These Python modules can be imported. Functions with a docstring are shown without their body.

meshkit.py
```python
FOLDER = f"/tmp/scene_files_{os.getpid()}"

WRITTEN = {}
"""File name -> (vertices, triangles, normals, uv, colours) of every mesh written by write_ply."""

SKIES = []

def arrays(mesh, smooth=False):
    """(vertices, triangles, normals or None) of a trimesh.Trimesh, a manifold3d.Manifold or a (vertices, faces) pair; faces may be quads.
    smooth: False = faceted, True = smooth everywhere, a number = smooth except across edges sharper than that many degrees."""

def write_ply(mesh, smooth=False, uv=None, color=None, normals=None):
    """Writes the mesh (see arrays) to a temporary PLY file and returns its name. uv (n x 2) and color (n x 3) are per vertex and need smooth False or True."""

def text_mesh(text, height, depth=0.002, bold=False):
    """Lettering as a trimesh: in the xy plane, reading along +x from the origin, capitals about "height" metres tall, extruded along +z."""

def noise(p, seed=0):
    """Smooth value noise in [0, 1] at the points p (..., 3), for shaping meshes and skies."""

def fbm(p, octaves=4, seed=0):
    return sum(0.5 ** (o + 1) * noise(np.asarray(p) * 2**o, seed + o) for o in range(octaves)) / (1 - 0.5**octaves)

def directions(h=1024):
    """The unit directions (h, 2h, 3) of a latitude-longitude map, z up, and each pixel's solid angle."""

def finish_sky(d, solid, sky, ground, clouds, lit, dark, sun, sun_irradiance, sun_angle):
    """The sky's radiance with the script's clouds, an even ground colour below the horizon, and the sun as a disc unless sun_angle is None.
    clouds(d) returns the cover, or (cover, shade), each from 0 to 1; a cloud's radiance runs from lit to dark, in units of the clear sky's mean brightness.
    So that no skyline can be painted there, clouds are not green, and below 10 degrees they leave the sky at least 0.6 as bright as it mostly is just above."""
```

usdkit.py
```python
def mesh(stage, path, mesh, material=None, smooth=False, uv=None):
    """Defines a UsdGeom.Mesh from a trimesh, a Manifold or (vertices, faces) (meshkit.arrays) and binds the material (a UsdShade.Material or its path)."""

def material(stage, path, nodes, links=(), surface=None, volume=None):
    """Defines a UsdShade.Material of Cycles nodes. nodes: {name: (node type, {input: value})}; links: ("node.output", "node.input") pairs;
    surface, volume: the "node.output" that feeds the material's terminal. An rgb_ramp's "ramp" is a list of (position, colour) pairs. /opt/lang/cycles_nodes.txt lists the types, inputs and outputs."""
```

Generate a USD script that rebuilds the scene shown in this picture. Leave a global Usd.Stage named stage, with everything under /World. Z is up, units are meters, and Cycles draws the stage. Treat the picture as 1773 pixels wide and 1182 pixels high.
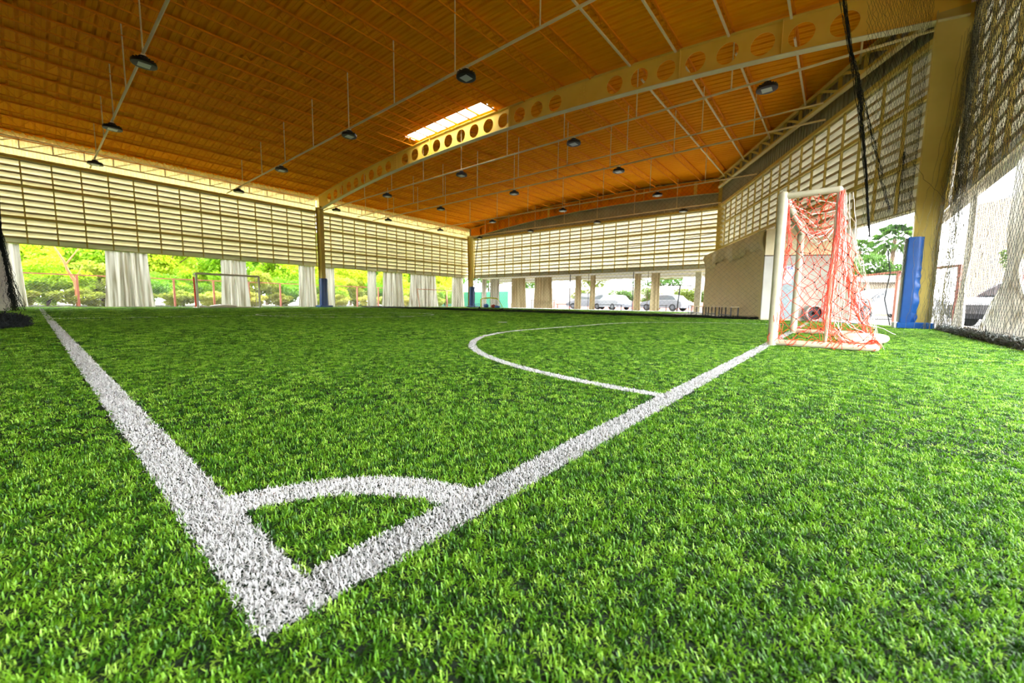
import math, random, re
import numpy as np, trimesh, usdkit, meshkit
from pxr import Usd, UsdGeom, UsdLux, UsdShade, Gf, Sdf, Vt

stage = Usd.Stage.CreateInMemory()
UsdGeom.SetStageUpAxis(stage, 'Z'); UsdGeom.SetStageMetersPerUnit(stage, 1.0)
UsdGeom.Xform.Define(stage, '/World'); stage.SetDefaultPrim(stage.GetPrimAtPath('/World'))

# ------------------------------------------------------------ camera, sky, sun, exposure
CAM = np.array([-0.1676, -0.5787, 0.4703]); PITCH, ROLL, YAW = 0.09758, 0.01255, 0.68783
fw = np.array([math.cos(YAW)*math.cos(PITCH), math.sin(YAW)*math.cos(PITCH), -math.sin(PITCH)])
rt = np.array([math.sin(YAW), -math.cos(YAW), 0.0]); up = np.cross(rt, fw)
rt, up = math.cos(ROLL)*rt + math.sin(ROLL)*up, -math.sin(ROLL)*rt + math.cos(ROLL)*up
cam = UsdGeom.Camera.Define(stage, '/World/camera')
M = np.eye(4); M[0, :3] = rt; M[1, :3] = up; M[2, :3] = -fw; M[3, :3] = CAM
cam.AddTransformOp().Set(Gf.Matrix4d(M.tolist()))
cam.CreateHorizontalApertureAttr(36.0); cam.CreateVerticalApertureAttr(36.0*1182/1773)
cam.CreateFocalLengthAttr(681.87*36/1773); cam.CreateFStopAttr(3.6); cam.CreateFocusDistanceAttr(1.6)
cam.CreateClippingRangeAttr(Gf.Vec2f(0.02, 2000)); cam.CreateExposureAttr(2.6)

dome = UsdLux.DomeLight.Define(stage, '/World/sky'); dome.CreateIntensityAttr(1.0); dome.CreateColorAttr(Gf.Vec3f(0.96, 0.99, 1.0))
sun = UsdLux.DistantLight.Define(stage, '/World/sun'); sun.CreateAngleAttr(1.5); sun.CreateIntensityAttr(2.4); sun.CreateColorAttr(Gf.Vec3f(1.0, 0.93, 0.80))
SUN = np.array([-0.15, 0.74, 0.66]); SUN /= np.linalg.norm(SUN)          # towards the sun
zx = SUN; xx = np.cross([0, 0, 1.0], zx); xx /= np.linalg.norm(xx); yx = np.cross(zx, xx)
S = np.eye(4); S[0, :3] = xx; S[1, :3] = yx; S[2, :3] = zx
sun.AddTransformOp().Set(Gf.Matrix4d(S.tolist()))

# ------------------------------------------------------------ helpers
PI = math.pi
used = {}
def numbered(parent, name):
    k = used.get((parent, name), 0); used[(parent, name)] = k + 1
    return f'{parent}/{name}' if k == 0 else f'{parent}/{name}_{k:03d}'

def V3(*a): return np.array(a, float)

class MB:
    """collects boxes, bars and tubes; they become ONE mesh"""
    def __init__(s): s.v, s.f, s.n = [], [], 0
    def add(s, v, f):
        v = np.asarray(v, float); f = np.asarray(f, int)
        if f.shape[1] == 4: f = np.vstack([f[:, [0, 1, 2]], f[:, [0, 2, 3]]])
        s.v.append(v); s.f.append(f + s.n); s.n += len(v); return s
    def tm(s, m): return s.add(m.vertices, m.faces)
    def box(s, lo, hi):
        lo, hi = np.asarray(lo, float), np.asarray(hi, float)
        v = np.array([[x, y, z] for x in (lo[0], hi[0]) for y in (lo[1], hi[1]) for z in (lo[2], hi[2])])
        return s.add(v, [[0, 1, 3, 2], [4, 6, 7, 5], [0, 4, 5, 1], [2, 3, 7, 6], [0, 2, 6, 4], [1, 5, 7, 3]])
    def cbox(s, lo, hi, c=0.01):
        """box with chamfered edges"""
        lo, hi = np.asarray(lo, float), np.asarray(hi, float); c = min(c, 0.45*(hi-lo).min())
        pts = []
        for ax in range(3):
            a, b = lo + c, hi - c; a[ax], b[ax] = lo[ax], hi[ax]
            pts += [[x, y, z] for x in (a[0], b[0]) for y in (a[1], b[1]) for z in (a[2], b[2])]
        m = trimesh.convex.convex_hull(np.array(pts)); return s.add(m.vertices, m.faces)
    def bar(s, p, q, w, h, up=(0, 0, 1)):
        """rectangular bar from p to q, w across, h along up"""
        p, q = np.asarray(p, float), np.asarray(q, float); d = q - p; d /= np.linalg.norm(d)
        u = np.asarray(up, float)
        if abs(u @ d) > 0.98: u = V3(1, 0, 0) if abs(d[0]) < 0.9 else V3(0, 1, 0)
        a = np.cross(d, u); a /= np.linalg.norm(a); b = np.cross(a, d)
        o = [(-1, -1), (1, -1), (1, 1), (-1, 1)]
        v = [e + a*w/2*i + b*h/2*j for e in (p, q) for i, j in o]
        return s.add(v, [[0, 1, 2, 3], [7, 6, 5, 4], [0, 4, 5, 1], [1, 5, 6, 2], [2, 6, 7, 3], [3, 7, 4, 0]])
    def tube(s, pts, r, n=8, cap=True):
        p = np.asarray(pts, float); t = np.gradient(p, axis=0); t /= np.linalg.norm(t, axis=1, keepdims=True) + 1e-12
        st = np.abs(t[:, 2]); ref = V3(0, 0, 1) if st.max() < .9 else V3(1, 0, 0) if st.min() >= .9 else V3(.37, .61, .70)
        a = np.cross(t, ref); a /= np.linalg.norm(a, axis=1, keepdims=True) + 1e-12; b = np.cross(t, a)
        g = np.arange(n)*2*PI/n; r = np.broadcast_to(r, (len(p),))
        v = p[:, None] + r[:, None, None]*(np.cos(g)[None, :, None]*a[:, None] + np.sin(g)[None, :, None]*b[:, None])
        i, j = np.meshgrid(np.arange(len(p)-1), np.arange(n), indexing='ij'); j2 = (j+1) % n
        s.add(v.reshape(-1, 3), np.stack([i*n+j, (i+1)*n+j, (i+1)*n+j2, i*n+j2], -1).reshape(-1, 4))
        if cap and n > 3:
            k = np.arange(1, n-1)
            s.add(v[0], np.stack([0*k, k, k+1], 1)); s.add(v[-1], np.stack([0*k, k+1, k], 1))
        return s
    def strands(s, P, r):
        """P (k, m, 3): k thin three-sided threads of m points each"""
        P = np.asarray(P, float); k, m, _ = P.shape
        t = np.gradient(P, axis=1); t /= np.linalg.norm(t, axis=2, keepdims=True) + 1e-12
        a = np.cross(t, [0.53, 0.41, 0.31]); a /= np.linalg.norm(a, axis=2, keepdims=True) + 1e-12; b = np.cross(t, a)
        g = np.arange(3)*2*PI/3
        v = P[:, :, None] + r*(np.cos(g)[:, None]*a[:, :, None] + np.sin(g)[:, None]*b[:, :, None])
        K, I, J = np.meshgrid(np.arange(k), np.arange(m-1), np.arange(3), indexing='ij'); J2 = (J+1) % 3
        o = K*m*3
        return s.add(v.reshape(-1, 3), np.stack([o+I*3+J, o+(I+1)*3+J, o+(I+1)*3+J2, o+I*3+J2], -1).reshape(-1, 4))
    def grid(s, P):
        P = np.asarray(P, float); a, b, _ = P.shape
        i, j = np.meshgrid(np.arange(a-1), np.arange(b-1), indexing='ij')
        return s.add(P.reshape(-1, 3), np.stack([i*b+j, (i+1)*b+j, (i+1)*b+j+1, i*b+j+1], -1).reshape(-1, 4))
    def ball(s, c, r, sub=2):
        m = trimesh.creation.icosphere(sub, 1.0); return s.add(m.vertices*np.asarray(r) + np.asarray(c), m.faces)
    def lathe(s, prof, n=24, c=(0, 0, 0)):
        prof = np.asarray(prof, float); g = np.arange(n)*2*PI/n
        v = np.stack([prof[:, None, 0]*np.cos(g), prof[:, None, 0]*np.sin(g), np.repeat(prof[:, 1:2], n, 1)], -1) + np.asarray(c, float)
        i, j = np.meshgrid(np.arange(len(prof)-1), np.arange(n), indexing='ij'); j2 = (j+1) % n
        return s.add(v.reshape(-1, 3), np.stack([i*n+j, i*n+j2, (i+1)*n+j2, (i+1)*n+j], -1).reshape(-1, 4))
    def xf(s, R=None, t=(0, 0, 0)):
        s.v = [(v @ np.asarray(R).T if R is not None else v) + np.asarray(t, float) for v in s.v]; return s
    def get(s): return np.vstack(s.v), np.vstack(s.f)

def rotz(a): c, s = math.cos(a), math.sin(a); return np.array([[c, -s, 0], [s, c, 0], [0, 0, 1.0]])

def setd(p, **kw):
    for k, v in kw.items():
        if v: p.SetCustomDataByKey(k, v)
    return p
def thing(name, label, cat, loc=(0, 0, 0), rz=0, group=None, kind=None):
    x = UsdGeom.Xform.Define(stage, numbered('/World', name)); x.AddTranslateOp().Set(Gf.Vec3d(*map(float, loc)))
    if rz: x.AddRotateZOp().Set(math.degrees(rz))
    return setd(x.GetPrim(), label=label, category=cat, group=group, kind=kind)
def obj(name, mb, mat, parent=None, smooth=False, **kw):
    path = numbered(str(parent.GetPath()) if parent else '/World', name)
    m = usdkit.mesh(stage, path, mb.get() if isinstance(mb, MB) else mb, MAT[mat], smooth)
    return setd(m.GetPrim(), **kw)
def solo(name, mb, mat, label, cat, group=None, kind=None, smooth=False):
    return obj(name, mb, mat, None, smooth, label=label, category=cat, group=group, kind=kind)
def struct(name, mb, mat, parent=None, smooth=False):
    return obj(name, mb, mat, parent, smooth, **({} if parent else {'kind': 'structure'}))
def structx(name):
    x = UsdGeom.Xform.Define(stage, numbered('/World', name)); return setd(x.GetPrim(), kind='structure')
def move(p, loc): p.GetAttribute('xformOp:translate').Set(Gf.Vec3d(*map(float, loc)))
def dup(root, loc, rz=0, label=None, group=None):
    was = root.GetCustomData()
    base = re.sub(r'_\d{3}$', '', root.GetName())
    r = thing(base, label or was.get('label'), was.get('category'), loc, rz, group or was.get('group'))
    r.GetReferences().AddInternalReference(root.GetPath()); r.SetInstanceable(True); return r

# ------------------------------------------------------------ materials
MAT = {}
def lin(r, g, b): return tuple((c/12.92 if c <= 0.04045 else ((c+0.055)/1.055)**2.4) for c in (r/255, g/255, b/255))
def mat(name, c, rough=0.6, metal=0.0, noise=None, bump=0.0, spec=0.5, c2=None, scale=8.0, extra=None):
    """principled with an optional noise between two colours, and a fine bump"""
    nodes = {'p': ('principled_bsdf', {'base_color': c, 'roughness': rough, 'metallic': metal, 'specular_ior_level': spec})}
    links = []
    if c2 is not None or bump:
        nodes['tc'] = ('geometry', {})
        nodes['n'] = ('noise_texture', {'scale': scale, 'detail': 4.0, 'roughness': 0.6}); links.append(('tc.position', 'n.vector'))
    if c2 is not None:
        nodes['r'] = ('rgb_ramp', {'ramp': [(0.32, c), (0.68, c2)]}); links += [('n.fac', 'r.fac'), ('r.color', 'p.base_color')]
    if bump:
        nodes['b'] = ('bump', {'strength': bump, 'distance': 0.01}); links += [('n.fac', 'b.height'), ('b.normal', 'p.normal')]
    MAT[name] = usdkit.material(stage, f'/World/Looks/{name}', nodes, links, 'p.BSDF')
def blade_mat(name, stops, trans=0.35, rough=0.45, tcol=None):
    """plant or turf fibre: a tone of its own per blade, some light through it"""
    MAT[name] = usdkit.material(stage, f'/World/Looks/{name}', {
        'g': ('geometry', {}), 'oi': ('object_info', {}), 'ad': ('math', {'math_type': 'add'}), 'fr': ('math', {'math_type': 'fraction'}),
        'r': ('rgb_ramp', {'ramp': stops}), 'p': ('principled_bsdf', {'roughness': rough, 'specular_ior_level': 0.4}),
        't': ('translucent_bsdf', {}), 'm': ('mix_closure', {'fac': trans})},
        [('g.random_per_island', 'ad.value1'), ('oi.random', 'ad.value2'), ('ad.value', 'fr.value1'), ('fr.value', 'r.fac'),
         ('r.color', 'p.base_color'), ('r.color', 't.color'), ('p.BSDF', 'm.closure1'), ('t.BSDF', 'm.closure2')], 'm.closure')
def sheet_mat(name, c, trans=0.4, rough=0.7, c2=None, scale=3.0):
    """cloth or plastic that lets light through"""
    MAT[name] = usdkit.material(stage, f'/World/Looks/{name}', {
        'g': ('geometry', {}), 'n': ('noise_texture', {'scale': scale, 'detail': 4.0}), 'r': ('rgb_ramp', {'ramp': [(0.3, c), (0.7, c2 or c)]}),
        'p': ('principled_bsdf', {'roughness': rough, 'specular_ior_level': 0.2}), 't': ('translucent_bsdf', {}), 'm': ('mix_closure', {'fac': trans})},
        [('g.position', 'n.vector'), ('n.fac', 'r.fac'), ('r.color', 'p.base_color'), ('r.color', 't.color'), ('p.BSDF', 'm.closure1'), ('t.BSDF', 'm.closure2')], 'm.closure')

mat('infill', (0.012, 0.02, 0.012), 0.9, c2=(0.03, 0.05, 0.02), scale=300.0, bump=0.4)
mat('turf_base', (0.006, 0.011, 0.007), 0.9, c2=(0.018, 0.034, 0.012), scale=160.0, bump=0.5, spec=.2)
blade_mat('turf_green', [(0.0, (0.016, 0.075, 0.005)), (0.35, (0.076, 0.228, 0.008)), (0.75, (0.178, 0.385, 0.015)), (1.0, (0.32, 0.54, 0.06))], 0.34)
blade_mat('turf_white', [(0.0, (0.34, 0.34, 0.35)), (0.25, (0.62, 0.615, 0.61)), (1.0, (0.80, 0.79, 0.78))], 0.26)
mat('concrete', (0.36, 0.33, 0.29), 0.9, c2=(0.48, 0.45, 0.41), scale=3.0, bump=0.3)
mat('soil', (0.05, 0.045, 0.015), 0.95, c2=(0.09, 0.085, 0.03), scale=5.0, bump=0.5)
mat('asphalt', (0.085, 0.08, 0.078), 0.9, c2=(0.12, 0.115, 0.11), scale=2.0, bump=0.3)
mat('roof_sheet', lin(244, 156, 0), 0.75, c2=lin(250, 166, 0), scale=0.7, spec=.08)
mat('roof_top', (0.5, 0.5, 0.5), 0.6)
mat('purlin_orange', lin(236, 142, 2), 0.7, c2=lin(226, 130, 0), scale=2.0, spec=.1)
mat('cream', lin(212, 190, 104), 0.55, c2=lin(200, 178, 92), scale=1.5, spec=.2)
mat('cream_pale', lin(222, 212, 160), 0.5, c2=lin(210, 198, 142), scale=1.5)
mat('girder_paint', lin(242, 204, 88), 0.6, c2=lin(234, 194, 76), scale=1.2, spec=.2)
mat('slat', lin(226, 223, 206), 0.45, c2=lin(216, 212, 194), scale=1.0)
mat('slat_sun_tint', lin(234, 228, 198), 0.45, c2=lin(226, 218, 186), scale=1.0)  # warmer copy of slat: the sun's tint is put into the colour
mat('slat_lip', lin(194, 184, 146), 0.5)
sheet_mat('eave_sheet', lin(214, 198, 134), 0.32)
mat('grey_sheet', lin(168, 164, 140), 0.6, c2=lin(152, 147, 124), scale=1.0)
mat('white_sheet', lin(226, 222, 200), 0.5)
mat('lamp_black', (0.008, 0.009, 0.010), 0.45)
mat('lamp_lens', lin(196, 206, 200), 0.25)
mat('pipe', lin(228, 208, 150), 0.45)
mat('white_paint', lin(194, 188, 162), 0.4, c2=lin(180, 172, 144), scale=6.0)
mat('blue_vinyl', (0.0, .085, .36), 0.35, c2=(0.0, .07, .31), scale=5.0, spec=.3)
mat('navy_vinyl', lin(30, 62, 112), 0.4)
mat('pad_side', lin(214, 214, 206), 0.6)
def curtain_mat(name, c, c2, trans):
    MAT[name] = usdkit.material(stage, f'/World/Looks/{name}', {
        'g': ('geometry', {}), 'mp': ('mapping', {'scale': (7.0, 7.0, .25)}), 'n': ('noise_texture', {'scale': 1.0, 'detail': 3.0}), 'r': ('rgb_ramp', {'ramp': [(0.34, c2), (0.56, c)]}),
        'p': ('principled_bsdf', {'roughness': .8, 'specular_ior_level': 0.1}), 't': ('translucent_bsdf', {}), 'm': ('mix_closure', {'fac': trans})},
        [('g.position', 'mp.vector'), ('mp.vector', 'n.vector'), ('n.fac', 'r.fac'), ('r.color', 'p.base_color'), ('r.color', 't.color'), ('p.BSDF', 'm.closure1'), ('t.BSDF', 'm.closure2')], 'm.closure')
curtain_mat('curtain', lin(222, 219, 207), lin(150, 142, 118), .17)
curtain_mat('curtain_tan', lin(214, 198, 158), lin(174, 154, 112), .18)
sheet_mat('skylight', (0.92, 0.94, 0.95), 0.85)
mat('fence_pink', lin(196, 124, 112), 0.5)
mat('net_dark', (0.018, 0.021, 0.020), 0.8, spec=.2)
mat('net_olive', lin(112, 106, 74), .8)
mat('net_grey', (0.10, 0.11, 0.10), 0.8)
mat('net_orange', lin(236, 62, 22), 0.55)
mat('net_white', lin(226, 220, 206), 0.6)
mat('black_metal', (0.012, 0.012, 0.013), 0.45)
mat('bark', (0.10, 0.06, 0.035), 0.9, c2=(0.18, 0.12, 0.07), scale=8.0, bump=0.5)
mat('bark_pink', lin(196, 130, 90), 0.8)
blade_mat('leaf_lime', [(0.0, (0.16, 0.34, 0.01)), (0.5, (0.34, 0.52, 0.02)), (1.0, (0.58, 0.66, 0.05))], 0.55)
blade_mat('leaf_green', [(0.0, (0.07, 0.22, 0.01)), (0.5, (0.16, 0.38, 0.02)), (1.0, (0.32, 0.54, 0.05))], 0.5)
blade_mat('leaf_dry', [(0.0, (0.24, 0.26, 0.03)), (0.5, (0.36, 0.46, 0.05)), (1.0, (0.60, 0.56, 0.12))], 0.5)

# ------------------------------------------------------------ the hall's measures
YC, YL, YR, XM, XF = 12.7, 28.0, -2.4, 12.9, 27.8        # mid line, left wall, right wall, mid frame, far wall
XB = -16.0                                               # the hall goes on behind the camera to here
CA, CB = V3(12.9, -2.3, 0), V3(27.6, 5.5, 0)             # the cut corner's wall
CD = (CB-CA)/np.linalg.norm(CB-CA); CN = V3(-CD[1], CD[0], 0); CL = np.linalg.norm(CB-CA)
ZB, ZT = 2.88, 6.55                                      # louvres from, to
def zg_bot(y): return 7.69 - 0.0046*(y-YC)**2
def zg_top(y): return 8.49 - 0.0042*(y-YC)**2
def z_roof(y): return zg_top(y) + 0.16
def yr_at(x): return YR if x <= XM else CA[1] + (x-CA[0])*(CB[1]-CA[1])/(CB[0]-CA[0])

mat('green_mesh', lin(52, 120, 96), .7)
blade_mat('leaf_far', [(0.0, (0.015, 0.05, 0.004)), (0.5, (0.045, 0.115, 0.012)), (1.0, (0.11, 0.20, 0.03))], 0.35)
blade_mat('leaf_far_lime', [(0.0, (0.03, 0.06, 0.003)), (0.5, (0.07, 0.12, 0.006)), (1.0, (0.14, 0.17, 0.02))], 0.35)

#==GROUND==
rng = np.random.default_rng(7)
def slab(poly, z0, z1):
    from shapely.geometry import Polygon
    m = trimesh.creation.extrude_polygon(Polygon(poly), z1-z0, engine='earcut'); m.apply_translation((0, 0, z0)); return MB().tm(m)
struct('floor', slab([(XB, YR+0.05), (XM, YR+0.05), (15.9, -0.75), (15.4, 1.5), (15.7, 6.4), (27.5, 6.4), (27.5, 28.15), (XB, 28.15)], -0.06, 0.0), 'turf_base')
struct('trim_1', slab([(15.45, 1.6), (21.2, 4.6), (27.9, 5.0), (27.9, 28.6), (XB, 28.6), (XB, 28.2), (27.5, 28.2), (27.5, 6.4), (15.7, 6.4)], -0.08, -0.012), 'soil')
g = MB().box((-500, -500, -0.5), (500, 500, -0.085)); struct('ground', g, 'asphalt')
solo('planted_strip', slab([(-30, 28.8), (32, 28.8), (32, 60), (-30, 60)], -0.1, -0.03), 'soil', 'bare soil bed under the bushes beyond the left wall', 'soil', kind='stuff')

LW = 0.10                                                # line width
GX0, GX1, FLEN, FWID = 5.48, 8.42, 25.0, 14.0
def seg_dist(p, a, b):
    a, b = np.asarray(a, float), np.asarray(b, float); d = b-a; t = np.clip(((p-a) @ d)/(d @ d), 0, 1); return np.linalg.norm(p-(a+t[:, None]*d), axis=1)
LINES = {}
def in_rect(x0, x1, y0, y1): return lambda p: (p[:, 0] >= x0) & (p[:, 0] <= x1) & (p[:, 1] >= y0) & (p[:, 1] <= y1)
def in_arc(c, r, w, a0, a1):
    def f(p):
        d = p - np.asarray(c, float); q = np.hypot(d[:, 0], d[:, 1]); a = np.degrees(np.arctan2(d[:, 1], d[:, 0])) % 360
        return (np.abs(q-r) <= w/2) & (a >= a0) & (a <= a1)
    return f
def in_either(*fs):
    def f(p):
        o = np.zeros(len(p), bool)
        for g_ in fs: o |= g_(p)
        return o
    return f
MY = FLEN/2 + 0.1
LINES['touchline'] = (in_rect(0, LW, 0, FLEN), (0, LW, 0, FLEN), 'white touchline running from the near corner to the left wall', [])
LINES['goal_line'] = (in_rect(LW, FWID, 0, LW), (LW, FWID, 0, LW), 'white goal line running from the near corner to the red-netted goal', [])
LINES['corner_arc'] = (in_arc((0.0, 0.0), 0.468, 0.098, 9, 81), (0, .55, 0, .55), 'white quarter-circle corner arc in the foreground', [])
LINES['penalty_arc'] = (in_either(in_arc((GX0, 0), 3.60, 0.08, 91, 178.4), in_arc((GX1, 0), 3.60, 0.08, 1.6, 89), in_rect(GX0-.05, GX1+.05, 3.56, 3.64)), (1.8, 12.1, 0.1, 3.7), 'white curved penalty area line in front of the near goal', [])
LINES['centre_circle'] = (in_arc((6.97, MY), 2.8, 0.08, 0, 360), (4, 10, MY-3, MY+3), 'white centre circle in the middle of the pitch', [])
LINES['halfway_line'] = (in_rect(LW, FWID, MY-.04, MY+.04), (LW, FWID, MY-.04, MY+.04), 'faint white halfway line through the centre circle', [])
LINES['penalty_mark'] = (in_arc((7.0, 5.62), 0.06, 0.12, 0, 360), (6.85, 7.15, 5.45, 5.75), 'small white penalty spot beyond the curved line', [])
LINES['free_kick_mark'] = (in_rect(6.9, 7.3, 9.55, 9.7), (6.9, 7.3, 9.5, 9.75), 'short white dash just before the centre circle', [])

def blades(root, L, W, rs, lean=0.9):
    """curved tapering fibres; root (n,3), L, W per blade"""
    n = len(root); az = rs.uniform(0, 2*PI, n); ln = rs.uniform(0.15, lean, n); curl = rs.uniform(0.2, 1.1, n)
    d = np.stack([np.cos(az), np.sin(az), 0*az], 1); side = np.stack([-np.sin(az), np.cos(az), 0*az], 1)
    tw = rs.uniform(-0.6, 0.6, n)[:, None]; side = side*np.cos(tw) + d*np.sin(tw)
    out = []
    for t, wf in ((0, 1.0), (0.5, 0.9), (0.85, 0.55), (1.0, 0.0)):
        th = ln + curl*t
        c = root + L[:, None]*t*(np.sin(th*0.5+ln*0.5)[:, None]*d*0.75 + np.cos(np.minimum(th, 1.5))[:, None]*V3(0, 0, 1))
        if wf: out += [c - side*(W*wf/2)[:, None], c + side*(W*wf/2)[:, None]]
        else: out.append(c)
    v = np.stack(out, 1).reshape(-1, 3); o = np.arange(n)[:, None]*7
    f = np.concatenate([o + np.array([[0, 1, 3]]), o + np.array([[0, 3, 2]]), o + np.array([[2, 3, 5]]), o + np.array([[2, 5, 4]]), o + np.array([[4, 5, 6]])])
    return v, f
def cam_xy(p): return np.hypot(p[:, 0]-CAM[0], p[:, 1]-CAM[1])
def in_view(p, m=0.15):
    d = p - CAM[:2]; z = d @ (fw[:2]/np.linalg.norm(fw[:2])); x = d @ rt[:2]
    return (z > -1.2) & (np.abs(x) < 1.40*np.maximum(z, 0) + 2.2 + m)

for nm, (test, (x0, x1, y0, y1), label, _) in LINES.items():
    rs = np.random.default_rng(len(nm)*17)
    mb = MB()
    for d0, d1, dens, w, h in ((0, 1.6, 150000, .0022, .0145), (1.6, 3.5, 90000, .0031, .015), (3.5, 8, 32000, .006, .018), (8, 40, 9000, .012, .020)):
        n = int((x1-x0)*(y1-y0)*dens)
        p = np.stack([rs.uniform(x0, x1, n), rs.uniform(y0, y1, n)], 1) + rs.normal(0, .003, (n, 2))
        c = cam_xy(p); q = test(p + rs.normal(0, .004, (n, 2))) & (c >= d0) & (c < d1) & in_view(p, 2)
        p = p[q]
        if len(p):
            k = rs.uniform(.7, 1.15, len(p))
            mb.add(*blades(np.column_stack([p, np.full(len(p), -0.001)]), h*k, w*rs.uniform(.7, 1.3, len(p)), rs, 1.35))
    solo(nm, mb, 'turf_white', label, 'pitch line', kind='stuff')

def on_lines(p, grow=0.012):
    o = np.zeros(len(p), bool)
    for nm, (test, (x0, x1, y0, y1), _, _) in LINES.items():
        near = (p[:, 0] > x0-.1) & (p[:, 0] < x1+.1) & (p[:, 1] > y0-.1) & (p[:, 1] < y1+.1)
        if near.any(): o[near] |= test(p[near])
    return o
def in_field(p): return (p[:, 1] < 28.1) & (p[:, 0] < np.where(p[:, 1] < 1.5, np.minimum(15.5, 12.9 + (p[:, 1]+2.3)*1.15), np.where(p[:, 1] < 6.5, 15.5, 27.4))) & (p[:, 1] > YR+.08)

# tufts of turf: a handful of shapes, scattered; blades keep off the white lines
turf = UsdGeom.Xform.Define(stage, '/World/turf_grass').GetPrim()
setd(turf, label='short bright green artificial turf covering the pitch', category='grass', kind='stuff')
def scatter(name, size, nb, w, h, d0, d1, ext, protos=10):
    rs = np.random.default_rng(int(size*1000))
    pi = UsdGeom.PointInstancer.Define(stage, f'/World/turf_grass/{name}'); setd(pi.GetPrim(), kind='stuff')
    rel = pi.CreatePrototypesRel()
    for k in range(protos):
        root = np.column_stack([rs.uniform(-size*.62, size*.62, (nb, 2)), np.full(nb, -.001)])
        v, f = blades(root, h*rs.uniform(.65, 1.2, nb), w*rs.uniform(.7, 1.3, nb), rs, 1.3)
        m = usdkit.mesh(stage, f'/World/turf_grass/{name}/tuft_{k:03d}' if k else f'/World/turf_grass/{name}/tuft', (v, f), MAT['turf_green'])
        rel.AddTarget(m.GetPath())
    a = np.arange(ext[0], ext[1], size); b = np.arange(ext[2], ext[3], size)
    X, Y = np.meshgrid(a, b); p = np.column_stack([X.ravel(), Y.ravel()]); p += rs.uniform(-size*.4, size*.4, p.shape)
    c = cam_xy(p); p = p[(c >= d0) & (c < d1) & in_view(p) & in_field(p)]; p = p[~on_lines(p)]
    n = len(p)
    pi.CreatePositionsAttr(Vt.Vec3fArray.FromNumpy(np.column_stack([p, np.zeros(n)]).astype(np.float32)))
    pi.CreateProtoIndicesAttr(Vt.IntArray.FromNumpy(rs.integers(0, protos, n).astype(np.int32)))
    an = rs.uniform(0, 2*PI, n)/2
    pi.CreateOrientationsAttr(Vt.QuathArray([Gf.Quath(float(math.cos(t)), 0.0, 0.0, float(math.sin(t))) for t in an]))
    sc = np.column_stack([np.ones(n), np.ones(n), rs.uniform(.8, 1.15, n)]) 
    pi.CreateScalesAttr(Vt.Vec3fArray.FromNumpy(sc.astype(np.float32)))
    return n
NT = [scatter('near_tufts', .0165, 30, .0023, .0155, 0, 1.8, (-2.2, 1.8, -2.3, 1.4)),
      scatter('middle_tufts', .030, 56, .0029, .0155, 1.8, 5.0, (-6, 5.5, -2.4, 5.5)),
      scatter('far_tufts', .066, 100, .0054, .017, 5.0, 12.0, (-13, 13, -2.4, 13)),
      scatter('last_tufts', .17, 140, .016, .026, 12.0, 40.0, (-9, 27.4, -2.4, 28.1))]
print('tufts', NT)

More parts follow.
